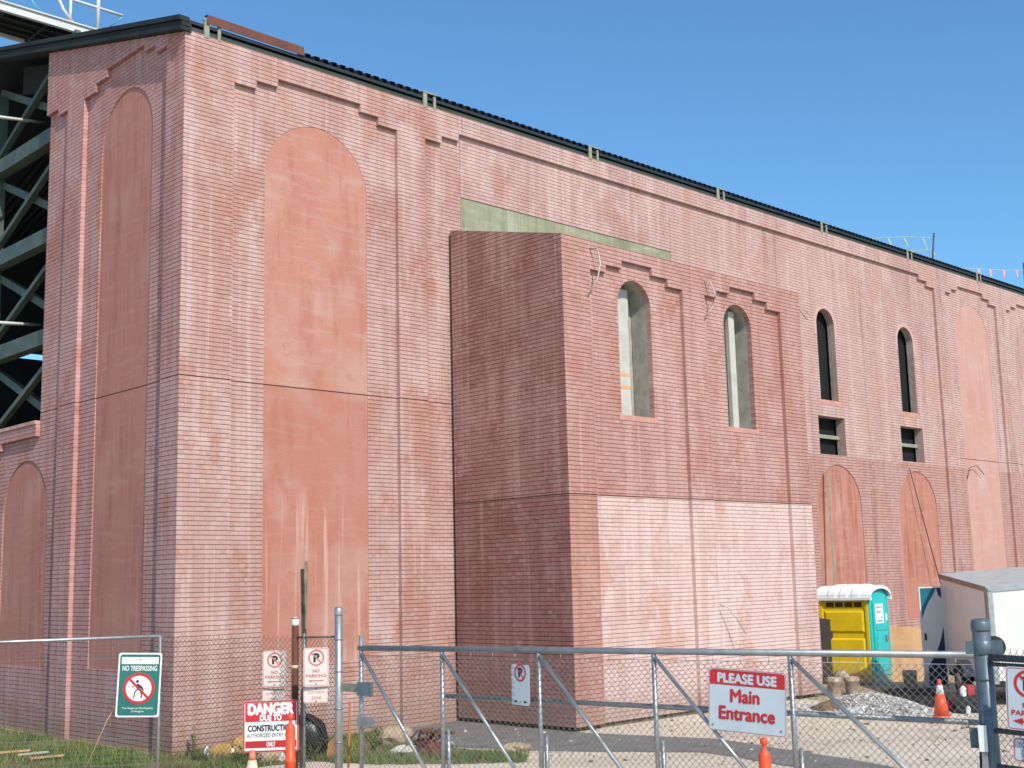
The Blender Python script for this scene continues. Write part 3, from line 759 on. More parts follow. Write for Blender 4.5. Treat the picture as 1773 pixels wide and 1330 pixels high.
def no_parking(label, p, yaw, w, h, face, red, tilt=0, arrow='bar', words=True, group='no parking signs along the fence', blk=None, border=True):
    s = Sign('no_parking_sign', label, p, yaw, w, h, face, tilt=tilt, group=group)
    if border: s.border(red, .008, .006)
    R0 = w*.3; z = h*.24 if words else h*.3
    s.text('P', .004, z, R0*.75, R0*1.2, blk or M_blk, .12, 1, 'letter'); s.ring(0, z, R0*.84, R0*1.06, red, 2, slash=R0*.085)
    if words:
        s.text('NO', 0, -h*.1, w*.28, h*.085, red, 0.06); s.text('PARKING', 0, -h*.225, w*.82, h*.085, red, 0.06)
    if arrow == 'bar':
        s.shape('arrow', [(-w*.27, -h*.355), (w*.27, -h*.355), (w*.27, -h*.335), (-w*.27, -h*.335)] if False else rectp(-w*.27, w*.27, -h*.37, -h*.34), red)
        s.shape('arrow_head', [(-w*.3, -h*.355), (-w*.2, -h*.325), (-w*.2, -h*.385)], red, 2); s.shape('arrow_head', [(w*.3, -h*.355), (w*.2, -h*.325), (w*.2, -h*.385)], red, 2)
    elif arrow == 'left':
        s.shape('arrow', rectp(-w*.16, w*.3, -h*.37, -h*.34), red); s.shape('arrow_head', [(-w*.36, -h*.355), (-w*.14, -h*.3), (-w*.14, -h*.41)], red, 2)
    elif arrow == 'heads':
        s.shape('arrow_head', [(-w*.4, -h*.41), (-w*.2, -h*.375), (-w*.2, -h*.445)], M_blk); s.shape('arrow_head', [(w*.4, -h*.41), (w*.2, -h*.375), (w*.2, -h*.445)], M_blk)
        s.bolts([(0, -h*.41)])
    s.bolts([(0, h*.46), (0, -h*.43)] if arrow != 'heads' else [(0, h*.46)])
    return s

# ------------------------------------------------------------------ chain-link
def chainlink(mb, A, B, z0, z1, pitch=.072, r=.0028, top_barbs=True):
    A, B = Vector(A), Vector(B); L = (B-A).length; u = (B-A)/L; H = z1-z0; nrm = V(-u.y, u.x, 0)
    c = -H
    k = 0
    while c < L:
        for s in (1, -1):
            # x = c + t (s=1) or x = c + (H - t)
            t0, t1 = 0.0, H
            lo, hi = (max(0, -c), min(H, L-c)) if s == 1 else (max(0, c+H-L), min(H, c+H))
            if hi-lo < .02: continue
            x = (lambda t: c+t) if s == 1 else (lambda t: c+H-t)
            p = [A+u*x(t)+V(0, 0, z0+t)+nrm*(.004*s+random.uniform(-.004, .004)) for t in (lo, (lo+hi)/2, hi)]
            mb.tube(p, r, 3, cap=False, smooth=False)
        c += pitch; k += 1
    if top_barbs:
        x = 0
        while x < L:
            p = A+u*x+V(0, 0, z1); mb.tube([p, p+V(0, 0, .03)+u*.012], r, 3, cap=False, smooth=False); x += pitch
def ground_at(px, d):                      # plan point below a photo column at depth d
    p = at(px, 1000, d); q = p-CAM; return V(p.x, p.y, 0)

# ------------------------------------------------------------------ sliding gate
GA, GB = V(-.69, -5.81, 0), V(.93, -12.86, 0)
GU = (GB-GA).normalized(); GN = V(GU.y, -GU.x, 0)      # GN points to the camera side
if (CAM-GA).dot(GN) < 0: GN = -GN
gate = thing('sliding_gate', 'long galvanised pipe gate with chain link mesh and slanting braces', 'gate', GA)
gl = lambda s, z, o=0: GU*s+GN*o+V(0, 0, z)
ZT = 1.84; PS = [0, 1.222, 2.552, 3.97, 5.462, 7.235]
q = MB(); q.tube([gl(-.03, ZT), gl(7.235, ZT)], .034, 10); q.build('top_rail', M_galvd, gate)
q = MB(); q.tube([gl(0, .12), gl(7.235, .12)], .034, 10); q.build('bottom_rail', M_galvd, gate)
q = MB(); q.tube([gl(1.222, 1.30, -.07), gl(7.235, 1.235, -.07)], .027, 8); q.build('middle_rail', M_galvd, gate)
for i, s in enumerate(PS):
    q = MB(); q.tube([gl(s, .1), gl(s, ZT+(.15 if i == 0 else 0))], .026, 8)
    q.build('post', M_galv, gate)
    if 0 < i < 5:
        q = MB(); q.tube([gl(s+.045, .1, -.045), gl(s+.045, .93, -.045)], .024, 8); q.build('stub', M_galv, gate)
for i in range(5):
    q = MB(); q.tube([gl(PS[i]+.02, ZT-.06, .015), gl(PS[i+1]-.03, .16, .015)], .022, 8); q.build('brace', M_galv, gate)
q = MB(); chainlink(q, gl(0, 0, .03)-V(0, 0, 0), gl(7.235, 0, .03), .14, ZT-.09, top_barbs=False)
q.tube([gl(0, ZT-.085, .03), gl(7.235, ZT-.085, .03)], .003, 4)
for k in range(24): q.tube([gl(.15+k*.3, ZT-.1, .03), gl(.15+k*.3, ZT-.03, .02)], .004, 4)
q.build('chain_link_mesh', M_wire, gate)
q = MB(); q.box((-.01, -.07, 1.28), (.2, -.02, 1.44), M=Matrix(((GU.x, -GN.x, 0, 0), (GU.y, -GN.y, 0, 0), (0, 0, 1, 0), (0, 0, 0, 1))))
q.build('latch_plate', M_grey, gate)
q = MB(); q.box((-.01, -.07, .92), (.22, -.02, 1.03), M=Matrix(((GU.x, -GN.x, 0, 0), (GU.y, -GN.y, 0, 0), (0, 0, 1, 0), (0, 0, 0, 1))))
q.build('latch_plate', M_galvd, gate)
gyaw = math.atan2(GU.y, GU.x)
def gate_pt(px, py, off=.06):               # point of the gate plane seen at a pixel
    k = _fw + _r2*((px-886.5)/FPX) - _u2*((py-665)/FPX); o = GA+GN*off
    return CAM+k*((o-CAM).dot(GN)/k.dot(GN))
p = gate_pt(1293, 1215, .075)
s = Sign('entrance_sign', 'red and white sign reading please use main entrance on the gate', p, gyaw, .82, .615, M_signb, tilt=3.2)
s.shape('red_band', [(-.395, .145)]+[(.395, .145)]+rrect(.79, .585, .03)[:12], M_red)
s.border(M_redf, .004, .006)
s.text('PLEASE USE', 0, .215, .70, .10, M_signb, .12, 2); s.text('Main', -.02, .045, .33, .135, M_red, .09, 2); s.text('Entrance', 0, -.125, .64, .135, M_red, .09, 2)
s.bolts([(-.36, -.25), (.36, -.25)])
no_parking('narrow no parking sign turned aside on the gate mesh', gate_pt(901, 1186, .06), gyaw+R(-16), .30, .44, M_signb, M_red, 1, 'heads', False, border=False)

# ------------------------------------------------------------------ posts
def post(name, label, base, h, r, mat, cap=None, cat='post', lean=(0, 0)):
    t = thing(name, label, cat, base)
    q = MB(); q.tube([(0, 0, -.05), (lean[0], lean[1], h)], r, 16); q.build('shaft', mat, t)
    q = MB()
    q.lathe([(r*1.06, h-.1), (r*1.1, h-.08), (r*1.1, h-.03), (r*1.0, h-.015), (r*.7, h+.005), (.001, h+.012)], (lean[0], lean[1], 0), 16); q.build('cap', cap or mat, t)
    return t
P_s = ground_at(586, 15.6); P_r = ground_at(511.5, 16.2)
sp = post('steel_post', 'tall galvanised steel post at the latch side of the gate', P_s, 2.33, .05, M_galv)
q = MB(); q.bar(V(.03, -.03, 1.36), GU*0+(GA-P_s)+V(0, 0, 1.36)-(GA-P_s)*.12, .02, .1); q.build('latch_arm', M_stub, sp)
for z in (1.94, 1.1, .7, 1.55): q = MB(); q.lathe([(.054, z-.012), (.054, z+.012)], n=14); q.build('band', M_galvd, sp)
rp = post('rusty_post', 'rusty brown fence post with a white cap between two signs', P_r, 2.2, .046, M_rust, M_white)
q = MB(); q.lathe([(.05, 1.56), (.05, 1.6)], n=14); q.build('band', M_cream, rp)
bd = at(530, 972, 16.6); bb_ = ground_at(521, 16.9)
q = MB(); q.bar((0, 0, 0), Vector((bd.x, bd.y, bd.z))-bb_-V(0, 0, .05), .035, .075, up=(1, 1, 0)); q.bar(Vector((bd-bb_)*.62)+V(.005, .0, 0), (bd-bb_)*.965+V(-.035, .02, .0), .05, .085, up=(1, 1, 0), m=1)
q.bar((bd-bb_)*.93, (bd-bb_)*1.0, .03, .06, up=(1, 1, 0))
tag(q.build('wooden_stake', [M_wood, M_woodd], loc=bb_), 'tall splintered dark wooden stake rising behind the rusty post', 'stake')
q = MB(); p0, p1 = ground_at(601, 16.3), at(606, 1215, 16.3); q.tube([(0, 0, 0), p1-p0], .014, 6)
tag(q.build('rusty_stake', M_orangef if False else plain('rust_orange', (.45, .15, .05), .8), loc=p0), 'thin rusty orange rod standing behind the galvanised post', 'rod')

# ------------------------------------------------------------------ fences at left
F0 = V(-5.4, .41, 0); F1 = V(-1.6, -2.53, 0)
tf = thing('fence_panel', 'temporary wire fence panel with a light pipe frame standing on grass', 'fence', F0)
Lf = F1-F0
q = MB(); q.tube([V(0, 0, 1.93), Lf+V(0, 0, 1.98)], .022, 8); q.tube([V(0, 0, .1), Lf+V(0, 0, .1)], .022, 8); q.build('rail', M_galv, tf)
q = MB(); q.tube([Lf+V(0, 0, 0), Lf+V(0, 0, 1.98)], .024, 8);  q.build('post', M_galv, tf)
q = MB()
n = int(Lf.length/.078)
for i in range(n+1): q.tube([Lf*(i/n)+V(0, 0, .1), Lf*(i/n)+V(0, 0, 1.94)], .0017, 3, cap=False)
for k in range(5): q.tube([V(0, 0, .3+k*.35), Lf+V(0, 0, .3+k*.35)], .002, 3, cap=False)
for k in range(38): q.tube([V(0, 0, .12+k*.048), Lf+V(0, 0, .12+k*.048)], .0011, 3, cap=False)
q.build('wire_mesh', M_wire, tf)
q = MB(); q.tube([Lf*.78+V(0, 0, .0), Lf*.86+V(.0, .0, .9), Lf*.95+V(0, 0, 1.6)], .007, 5); q.build('rope', M_ply, tf)
cf = thing('chain_link_fence', 'old chain link fence carrying the danger sign left of the gate', 'fence', F1)
q = MB(); chainlink(q, F1-F1, P_r-F1, .02, 1.95); q.build('chain_link_mesh', M_wirer, cf)
q = MB(); chainlink(q, P_r-F1, P_s-F1, .02, 1.95); q.tube([P_r-F1+V(0, 0, 1.95), P_s-F1+V(0, 0, 1.97)], .014, 6); q.build('chain_link_mesh', M_wirer, cf)
pm = P_r.lerp(P_s, .22)-F1
q = MB(); q.tube([pm, pm+V(0, 0, 2.0)], .018, 6); q.build('tension_bar', M_galv, cf)
# signs at left
p = at(240.5, 1186, 16.5)
s = Sign('no_trespassing_sign', 'green and white no trespassing sign with a crossed out walking figure', p, face_yaw(p, -6), .555, .83, M_signw, tilt=2.2)
s.shape('green_field', rrect(.515, .79, .035), M_gsign)
s.shape('white_band', rectp(-.235, .235, .27, .36), M_signw, 2)
s.text('NO TRESPASSING', 0, .215, .46, .068, M_signw, .04, 2)
dsc = [(.205*math.cos(2*math.pi*k/40), -.045+.205*math.sin(2*math.pi*k/40)) for k in range(40)]
s.shape('white_disc', dsc, M_signw, 2)
s.shape('figure', [(-.02+.02*math.cos(k), .045+.02*math.sin(k)) for k in [i*math.pi/6 for i in range(12)]], M_blk, 3)
s.shape('figure', [(-.02, .02), (.02, .0), (.05, -.03), (.07, -.07), (.055, -.075), (.03, -.045), (.0, -.035), (-.03, .005)], M_blk, 3)
s.shape('figure', [(-.01, -.04), (.0, -.05), (-.04, -.1), (-.05, -.165), (-.065, -.165), (-.055, -.095)], M_blk, 3)
s.shape('figure', [(.005, -.06), (.015, -.05), (.045, -.12), (.05, -.16), (.03, -.17), (.03, -.12)], M_blk, 3)
s.shape('figure', [(-.09, -.02), (-.06, -.01), (-.07, -.04)], M_blk, 3)
s.ring(0, -.045, .165, .205, M_red, 4, slash=.016)
s.text('The Regional Municipality', 0, -.302, .40, .03, M_signw, .006, 2); s.text('of Niagara', 0, -.342, .16, .03, M_signw, .006, 2)
s.bolts([(0, .33), (.22, -.385)])
p = at(475.5, 1158, 16.1); no_parking('dusty no parking sign left of the rusty post', p, face_yaw(p, -4), .305, .46, M_signw2, M_redf)
p = at(547.5, 1155, 15.5); no_parking('dusty no parking sign right of the rusty post', p, face_yaw(p, 4), .315, .47, M_signw2, M_redf)
for px, py, d, lab in ((474.5, 1206, 16.1, 'small tow away sign half hidden behind the danger sign'), (547.5, 1203.5, 15.5, 'small dusty tow away sign fully visible under the right no parking sign')):
    p = at(px, py, d); s = Sign('tow_away_sign', lab, p, face_yaw(p, 0), .3 if px < 500 else .315, .19, M_signw2, group='tow away plates below the no parking signs')
    s.border(M_redf, .006, .005); s.text('TOW AWAY', 0, .035, .22, .032, M_redf, .004); s.text('ZONE', 0, -.035, .12, .032, M_redf, .004); s.bolts([(0, .075), (0, -.075)])
p = at(469, 1257.5, 15.7)
s = Sign('danger_sign', 'red and white danger due to construction sign on the fence', p, face_yaw(p, -8), .70, .63, M_signw, tilt=-.5)
s.border(M_red, .002, .02); s.shape('red_band', rectp(-.32, .32, .06, .16), M_red); s.shape('red_band', rectp(-.32, .32, -.26, -.175), M_red)
s.shape('red_band', rectp(-.33, .33, .155, .288), M_red) if False else None
s.shape('red_header', rectp(-.32, .32, .158, .29), plain('sign_red_pale', (.55, .06, .06), .5))
s.text('DANGER', 0, .215, .64, .15, M_signw, .13, 3); s.text('DUE TO', 0, .105, .30, .078, M_signw, .12, 3)
s.text('CONSTRUCTION', 0, -.02, .62, .08, M_blk, .08, 2); s.text('AUTHORIZED ENTRY ONLY', 0, -.108, .60, .046, M_blk, 0, 2); s.text('ONLY', 0, -.218, .12, .062, M_signw2, .1, 3)

# ------------------------------------------------------------------ right post and fence
P_g = ground_at(1691, 11.0)
gp = post('gate_post', 'thick dark grey steel post at the right end of the gate', P_g, 2.17, .077, M_grey)
rl = (CAM-P_g); rl.z = 0; rl.normalize(); rs = V(-rl.y, rl.x, 0)      # rs: to the right in the photo? checked below
if rs.dot(_r) < 0: rs = -rs
q = MB(); q.lathe([(.082, 1.87), (.088, 1.875), (.088, 1.985), (.082, 1.99)], n=18); q.build('collar', M_grey, gp)
q = MB(); q.bar(-rs*.14+rl*.03+V(0, 0, 1.93), -rs*.07+rl*.03+V(0, 0, 1.93), .05, .11); q.build('bracket', M_grey, gp)
q = MB(); q.bar(rs*.07+V(0, 0, 1.93), rs*.17+V(0, 0, 1.93), .09, .12); q.build('bracket', M_grey, gp)
q = MB(); Mx = Matrix.Translation(rs*.1-rl*.06+V(0, 0, 1.93)) @ rl.to_track_quat('Z', 'Y').to_matrix().to_4x4(); q.lathe([(.05, -.03), (.09, -.028), (.095, 0), (.09, .028), (.05, .03)], n=22, M=Mx); q.build('roller', M_rubber, gp)
for z in (1.66, 1.38): q = MB(); q.lathe([(.081, z-.012), (.081, z+.012)], n=16); q.build('band', M_grey, gp)
q = MB(); q.bar(-rs*.05+rl*.09+V(0, 0, .2), -rs*.05+rl*.09+V(0, 0, 1.28), .06, .05, up=(rs.x, rs.y, 0)); q.build('conduit', M_galvd, gp)
q = MB(); q.box((-.16, -.05, 1.08), (-.05, .05, 1.24), M=Matrix(((rs.x, -rl.x, 0, 0), (rs.y, -rl.y, 0, 0), (0, 0, 1, 0), (0, 0, 0, 1)))); q.build('control_box', M_grey, gp)
q = MB(); q.box((-.09, -.13, 1.06), (-.02, -.06, 1.28), M=Matrix(((rs.x, -rl.x, 0, 0), (rs.y, -rl.y, 0, 0), (0, 0, 1, 0), (0, 0, 0, 1)))); q.build('control_box', M_signw, gp)
q = MB(); q.tube([-rs*.08+rl*.09+V(0, 0, 1.08), -rs*.09+rl*.1+V(0, 0, .9), -rs*.02+rl*.1+V(0, 0, .65), rs*.03+rl*.1+V(0, 0, .3)], .012, 6); q.build('cable', M_rubber, gp)
RD = (ground_at(1850, 10.2)-P_g); RU = RD.normalized(); RE = RU*3.2
rf_ = thing('chain_link_fence', 'dark chain link fence with pipe rails right of the grey post', 'fence', P_g)
q = MB(); q.tube([RU*.08+V(0, 0, 1.845), RE+V(0, 0, 1.83)], .03, 8); q.build('top_rail', M_grey, rf_)
q = MB(); q.tube([RU*.08+V(0, 0, 1.79), RE+V(0, 0, 1.77)], .018, 8); q.build('brace_rail', M_grey, rf_)
q = MB(); q.tube([RU*.08+V(0, 0, 1.23), RE+V(0, 0, 1.23)], .024, 8); q.build('middle_rail', M_grey, rf_)
q = MB(); q.tube([RU*.08+V(0, 0, .93), RE+V(0, 0, .93)], .024, 8); q.build('lower_rail', M_grey, rf_)
q = MB(); chainlink(q, RU*.09+rl*.04, RE+rl*.04, .05, 1.9, .066, .0025); q.build('chain_link_mesh', M_wirer, rf_)
p = at(1781, 1211, 10.4); no_parking('white no parking sign with left arrow right of the grey post', p, face_yaw(p, -14), .36, .52, M_signb, M_red, 3, 'left')
p = at(1791, 1301, 10.4); s = Sign('tow_away_sign', 'white tow away plate cut off by the right edge of the photo', p, face_yaw(p, -14), .34, .2, M_signb, tilt=3, group='tow away plates below the no parking signs')
s.border(M_red, .008, .007); s.text('TOW AWAY', 0, .04, .26, .04, M_red, .004); s.text('ZONE', 0, -.035, .14, .04, M_red, .004)

# ------------------------------------------------------------------ cones and delineators
def delineator(label, p, h=1.07):
    t = thing('delineator_post', label, 'traffic post', p, 0, 'orange delineator posts before the fence')
    q = MB(); q.lathe([(.2, 0), (.2, .03), (.16, .06), (.08, .07)], n=8); q.build('base', M_rubber, t)
    q = MB(); k = h/1.07
    q.lathe([(.066, .06), (.064, .5*k), (.068, .505*k), (.068, .53*k), (.06, .535*k), (.058, .9*k), (.05, .925*k), (.03, .95*k), (.02, .965*k), (.018, .995*k), (.03, 1.01*k), (.038, 1.03*k), (.035, 1.055*k), (.016, 1.07*k)], n=18); q.build('tube', M_orange, t)
pL = on(503, 1236, 2, 1.07); pR = on(1322, 1277, 2, 1.07)
delineator('orange delineator post in front of the danger sign', V(pL.x, pL.y, 0)); delineator('orange delineator post below the main entrance sign', V(pR.x, pR.y, 0))
def cone(label, p, h, r, m1, m2, band, tip=None):
    t = thing('traffic_cone', label, 'cone', p, 0, 'orange traffic cones')
    q = MB(); q.box((-r*1.25, -r*1.25, 0), (r*1.25, r*1.25, .035)); bevel(q.build('base', m1, t), .01)
    rr = lambda z: r*(1-z/h)+.028*(z/h)
    q = MB(); zs = [.035, .1, band[0]-.001, band[0]+.001, band[1]-.001, band[1]+.001, h*.97, h]
    for i in range(len(zs)-1):
        m = 1 if band[0] <= (zs[i]+zs[i+1])/2 <= band[1] else 0
        q.lathe([(rr(zs[i]), zs[i]), (rr(zs[i+1]), zs[i+1])], n=20, m=m)
    q.build('body', [m1, m2], t)
pc = on(437, 1299, 2, .71); cone('faded cone with a cream band beneath the danger sign', V(pc.x, pc.y, 0), .71, .16, M_orangef, M_cream, (.34, .6))
cone('bright orange cone with a white collar on the pavement near the trailer', V(10.85, -7.25, 0), .72, .155, M_orange, M_signw, (.47, .62))

# ------------------------------------------------------------------ portable toilet
TA, TC, TB = V(16.98, -1.06, 0), V(16.58, -2.58, 0), V(17.55, -2.75, 0)
tx = V(-.126, .992, 0); ty = V(tx.y, -tx.x, 0)
if ty.dot(TB-TC) < 0: ty = -ty
tl = thing('portable_toilet', 'yellow and teal portable toilet with a white ribbed roof', 'portable toilet', TC)
TM = Matrix(((ty.x, tx.x, 0, 0), (ty.y, tx.y, 0, 0), (0, 0, 1, 0), (0, 0, 0, 1)))   # local x: along the teal front, local y: along the yellow side (away)
W_, L_, Hh = 1.12, 1.22, 2.02
def tb(m, a, b, mi=0): m.box(a, b, mi, TM)
def tp(a, b, d): return TM @ V(-d, a, b)              # yellow side face coordinates (y, z), d outwards
q = MB(); tb(q, (0, .02, .06), (.03, L_, Hh))
for y in (0, L_-.07): tb(q, (-.03, y, .06), (.0, y+.07, Hh))
tb(q, (-.03, .07, Hh-.06), (0, L_-.07, Hh)); tb(q, (-.03, .07, .06), (0, L_-.07, .14))
tb(q, (W_-.03, .02, .06), (W_, L_, Hh)); tb(q, (0, L_-.03, .06), (W_, L_, Hh))
def hump(z0, z1, y0, y1, d0, d1, m=q):              # raised field with chamfered sides
    c = .06
    ring_o = [(y0, z0), (y1, z0), (y1, z1), (y0, z1)]; ring_i = [(y0+c, z0+c*.8), (y1-c, z0+c*.8), (y1-c, z1-c*.8), (y0+c, z1-c*.8)]
    for k in range(4):
        j = (k+1) % 4
        m.quad(tp(*ring_o[k], d0), tp(*ring_o[j], d0), tp(*ring_i[j], d1), tp(*ring_i[k], d1))
    m.quad(*[tp(a, b, d1) for a, b in ring_i])
hump(1.2, 1.72, .1, L_-.1, .004, .03); hump(.2, 1.08, .1, L_-.1, .004, .035); hump(.62, .9, .4, L_-.42, .036, .016)
hump(.22, .55, .22, L_-.22, .036, .05)
q.build('side_wall', M_yel, tl)
q = MB(); q.quad(tp(.13, 1.78, .006), tp(L_-.13, 1.78, .006), tp(L_-.13, 1.93, .006), tp(.13, 1.93, .006))
for k in range(4):
    y = .15+k*.235; q.prism([(y, 1.8), (y+.2, 1.8), (y+.2, 1.915), (y, 1.915)], lambda a, b, d: tp(a, b, d), .006, .008, 1)
q.build('vent', [M_yel, plain('vent_dark', (.10, .055, .03), .8)], tl)
fp = lambda a, b, d: TM @ V(a, -d, b)
q = MB()
ar = [(0, .06), (W_, .06), (W_, Hh)] + [(W_/2+W_/2*math.cos(R(t)), Hh+.2*math.sin(R(t))) for t in range(15, 180, 15)] + [(0, Hh)]
q.prism(ar, fp, -.03, .0); tb(q, (0, -.03, .06), (.09, 0, Hh)); tb(q, (W_-.07, -.03, .06), (W_, 0, Hh)); tb(q, (.09, -.03, .06), (W_-.07, 0, .16))
q.build('front_wall', M_teal, tl)
q = MB()
dr = [(.2, .2), (W_-.1, .2), (W_-.1, 1.9), (W_-.2, 2.08), (.36, 2.08), (.2, 1.9)]
q.prism(dr, fp, .001, .035)
q.prism([(.3, .3), (W_-.2, .3), (W_-.2, .62), (.3, .62)], fp, .035, .05); q.prism([(.3, .75), (W_-.2, .75), (W_-.2, 1.1), (W_-.3, 1.18), (.4, 1.18), (.3, 1.1)], fp, .035, .048); q.prism([(.3, 1.25), (W_-.2, 1.25), (W_-.2, 1.32), (.3, 1.32)], fp, .035, .05)
door = q.build('door', M_teal, tl)
q = MB(); q.prism([(.78, .98), (.92, .98), (.92, 1.12), (.78, 1.12)], fp, .05, .075); q.build('handle', M_galvd, door)
q = MB(); q.prism(rectp(.3, .78, 1.4, 1.86), fp, .036, .04)
for zz, a, b in ((1.78, .36, .6), (1.78, .63, .72), (1.67, .36, .62), (1.54, .62, .7), (1.46, .4, .7)): q.prism(rectp(a, b, zz-.012, zz+.012), fp, .04, .042, 1)
q.build('notice', [M_signw, M_galvd], door)
q = MB(); q.prism(rectp(.9, .99, 1.45, 1.62), fp, .036, .041); q.build('decal', M_signw, door)
q = MB()
n = 14; rows = []
def roofp(y, o): 
    return [TM @ V(W_/2-(W_/2+.07+o*.3)*math.cos(R(180*k/n)), y, Hh-.02+(.3+o)*math.sin(R(180*k/n))**.8) for k in range(n+1)]
ysr = []
y = -.1
rb_ = [(-.1, 0), (.16, 0), (.2, .035), (.36, .035), (.4, 0), (.46, 0), (.5, .035), (.66, .035), (.7, 0), (.76, 0), (.8, .035), (.96, .035), (1.0, 0), (L_+.1, 0)]
for (a, oa), (b, ob) in zip(rb_[:-1], rb_[1:]):
    A_, B_ = roofp(a, oa), roofp(b, ob)
    for k in range(n): q.quad(A_[k], A_[k+1], B_[k+1], B_[k], smooth=True)
q.quad(*roofp(L_+.1, 0)); tb(q, (-.09, -.1, Hh-.06), (.01, L_+.1, Hh)); tb(q, (W_-.01, -.1, Hh-.06), (W_+.09, L_+.1, Hh))
A_, B_ = roofp(-.1, 0), [p+V(0, 0, -.06) for p in roofp(-.1, -.02)]
for k in range(n): q.quad(A_[k], A_[k+1], B_[k+1], B_[k])
q.build('roof', M_roofw, tl)
q = MB(); tb(q, (-.03, -.04, .0), (W_+.03, L_+.03, .07)); q.build('skid', M_galvd, tl)

# ------------------------------------------------------------------ buckets, boards, pile
def bucket(label, p, tip=None, rz=0):
    t = thing('bucket', label, 'bucket', p, rz, 'muddy buckets around the toilet')
    q = MB(); q.lathe([(.135, 0), (.138, .01), (.155, .28), (.166, .285), (.166, .33), (.155, .335), (.158, .385), (.15, .385), (.13, .05)], n=18); q.build('pail', M_bucket, t)
    q = MB(); q.tube([(.16, 0, .33), (.13, -.12, .24), (0, -.19, .2), (-.13, -.12, .24), (-.16, 0, .33)], .004, 5); q.build('handle', M_galvd, t)
    if tip: t.rotation_euler = tip
    return t
bucket('muddy bucket standing upright left of the others by the toilet', ground_at(1433, 27.2))
bucket('muddy bucket standing upright against the yellow toilet side', ground_at(1463, 27.3), rz=1)
b = bucket('muddy bucket tipped on top behind the two standing buckets', ground_at(1451, 27.9)+V(0, 0, .2), (R(70), R(10), R(130)))
bucket('muddy bucket standing alone right of the toilet', ground_at(1563, 28.6), rz=2)
t = thing('soil_heap', 'small mound of brown dug soil beside the annex end', 'soil heap', ground_at(1432, 24.2))
def mound(mb, rx, ry, h, seed, n=24, k=7, m=0, pw=1.6):
    rnd = random.Random(seed); ring = [[rnd.uniform(.82, 1.12) for _ in range(n)] for _ in range(k+1)]; o = len(mb.v)
    for i in range(k+1):
        f = 1-i/k
        for j in range(n):
            t = 2*math.pi*j/n; r = f*ring[i][j]; z = h*(1-f**pw)*rnd.uniform(.85, 1.1)-(.03 if i == 0 else 0); mb.v.append((rx*r*math.cos(t), ry*r*math.sin(t), z))
    for i in range(k):
        for j in range(n):
            j2 = (j+1) % n; mb.f.append((o+i*n+j, o+i*n+j2, o+(i+1)*n+j2, o+(i+1)*n+j)); mb.m.append(m); mb.sm.append(False)
q = MB(); mound(q, .42, .55, .22, 3); q.build('mound', M_soil, t)
gp_ = V(11.75, -5.35, 0)
q = MB(); mound(q, .8, 1.25, .3, 11, 32, 9)
rnd = random.Random(5)
def stone(mb, c, s, rnd, m=0):
    o = len(mb.v); f = (1+5**.5)/2
    vs = [V(a, b, 0) for a in (-1, 1) for b in (-f, f)]
    vs = [V(-1, f, 0), V(1, f, 0), V(-1, -f, 0), V(1, -f, 0), V(0, -1, f), V(0, 1, f), V(0, -1, -f), V(0, 1, -f), V(f, 0, -1), V(f, 0, 1), V(-f, 0, -1), V(-f, 0, 1)]
    sx, sy, sz = s*rnd.uniform(.35, .65), s*rnd.uniform(.35, .65), s*rnd.uniform(.25, .5); a = rnd.uniform(0, 6.28)
    for v in vs:
        v = v*rnd.uniform(.85, 1.1); x, y = v.x*sx, v.y*sy
        mb.v.append((c[0]+x*math.cos(a)-y*math.sin(a), c[1]+x*math.sin(a)+y*math.cos(a), c[2]+v.z*sz))
    for t in ((0, 11, 5), (0, 5, 1), (0, 1, 7), (0, 7, 10), (0, 10, 11), (1, 5, 9), (5, 11, 4), (11, 10, 2), (10, 7, 6), (7, 1, 8), (3, 9, 4), (3, 4, 2), (3, 2, 6), (3, 6, 8), (3, 8, 9), (4, 9, 5), (2, 4, 11), (6, 2, 10), (8, 6, 7), (9, 8, 1)):
        mb.f.append(tuple(o+i for i in t)); mb.m.append(m); mb.sm.append(False)
for i in range(3600):
    t = rnd.uniform(0, 6.283); f = rnd.random()**.5*1.22
    z = .3*(1-min(1, f)**1.6) if f < 1 else 0
    stone(q, (.8*f*math.cos(t), 1.25*f*math.sin(t), max(.01, z+rnd.uniform(-.01, .03))), rnd.uniform(.014, .036), rnd, rnd.choice((0, 0, 1)))
M_gr1 = plain('gravel_light', (.62, .58, .54), .9, var=.25, scale=9); M_gr2 = plain('gravel_grey', (.46, .42, .39), .9, var=.25, scale=9)
tag(q.build('gravel_pile', [M_gr1, M_gr2], loc=gp_), 'low heap of pale crushed gravel on the pavement before the toilet', 'gravel', kind='stuff')
q = MB(); rnd = random.Random(77)
for i in range(2600):
    x, y = rnd.uniform(3.5, 16), rnd.uniform(-11, -1.2)
    if (6 < x < 13.7 and y > -3.1) or rnd.random() > .35+.65*abs(math.sin(x*1.3+y*.7)): continue
    stone(q, (x, y, .006), rnd.uniform(.006, .02) if rnd.random() < .96 else rnd.uniform(.03, .05), rnd, rnd.choice((0, 1, 1)))
tag(q.build('loose_stones', [M_gr1, M_soil]), 'loose small stones strewn over the pale yard', 'stones', kind='stuff')
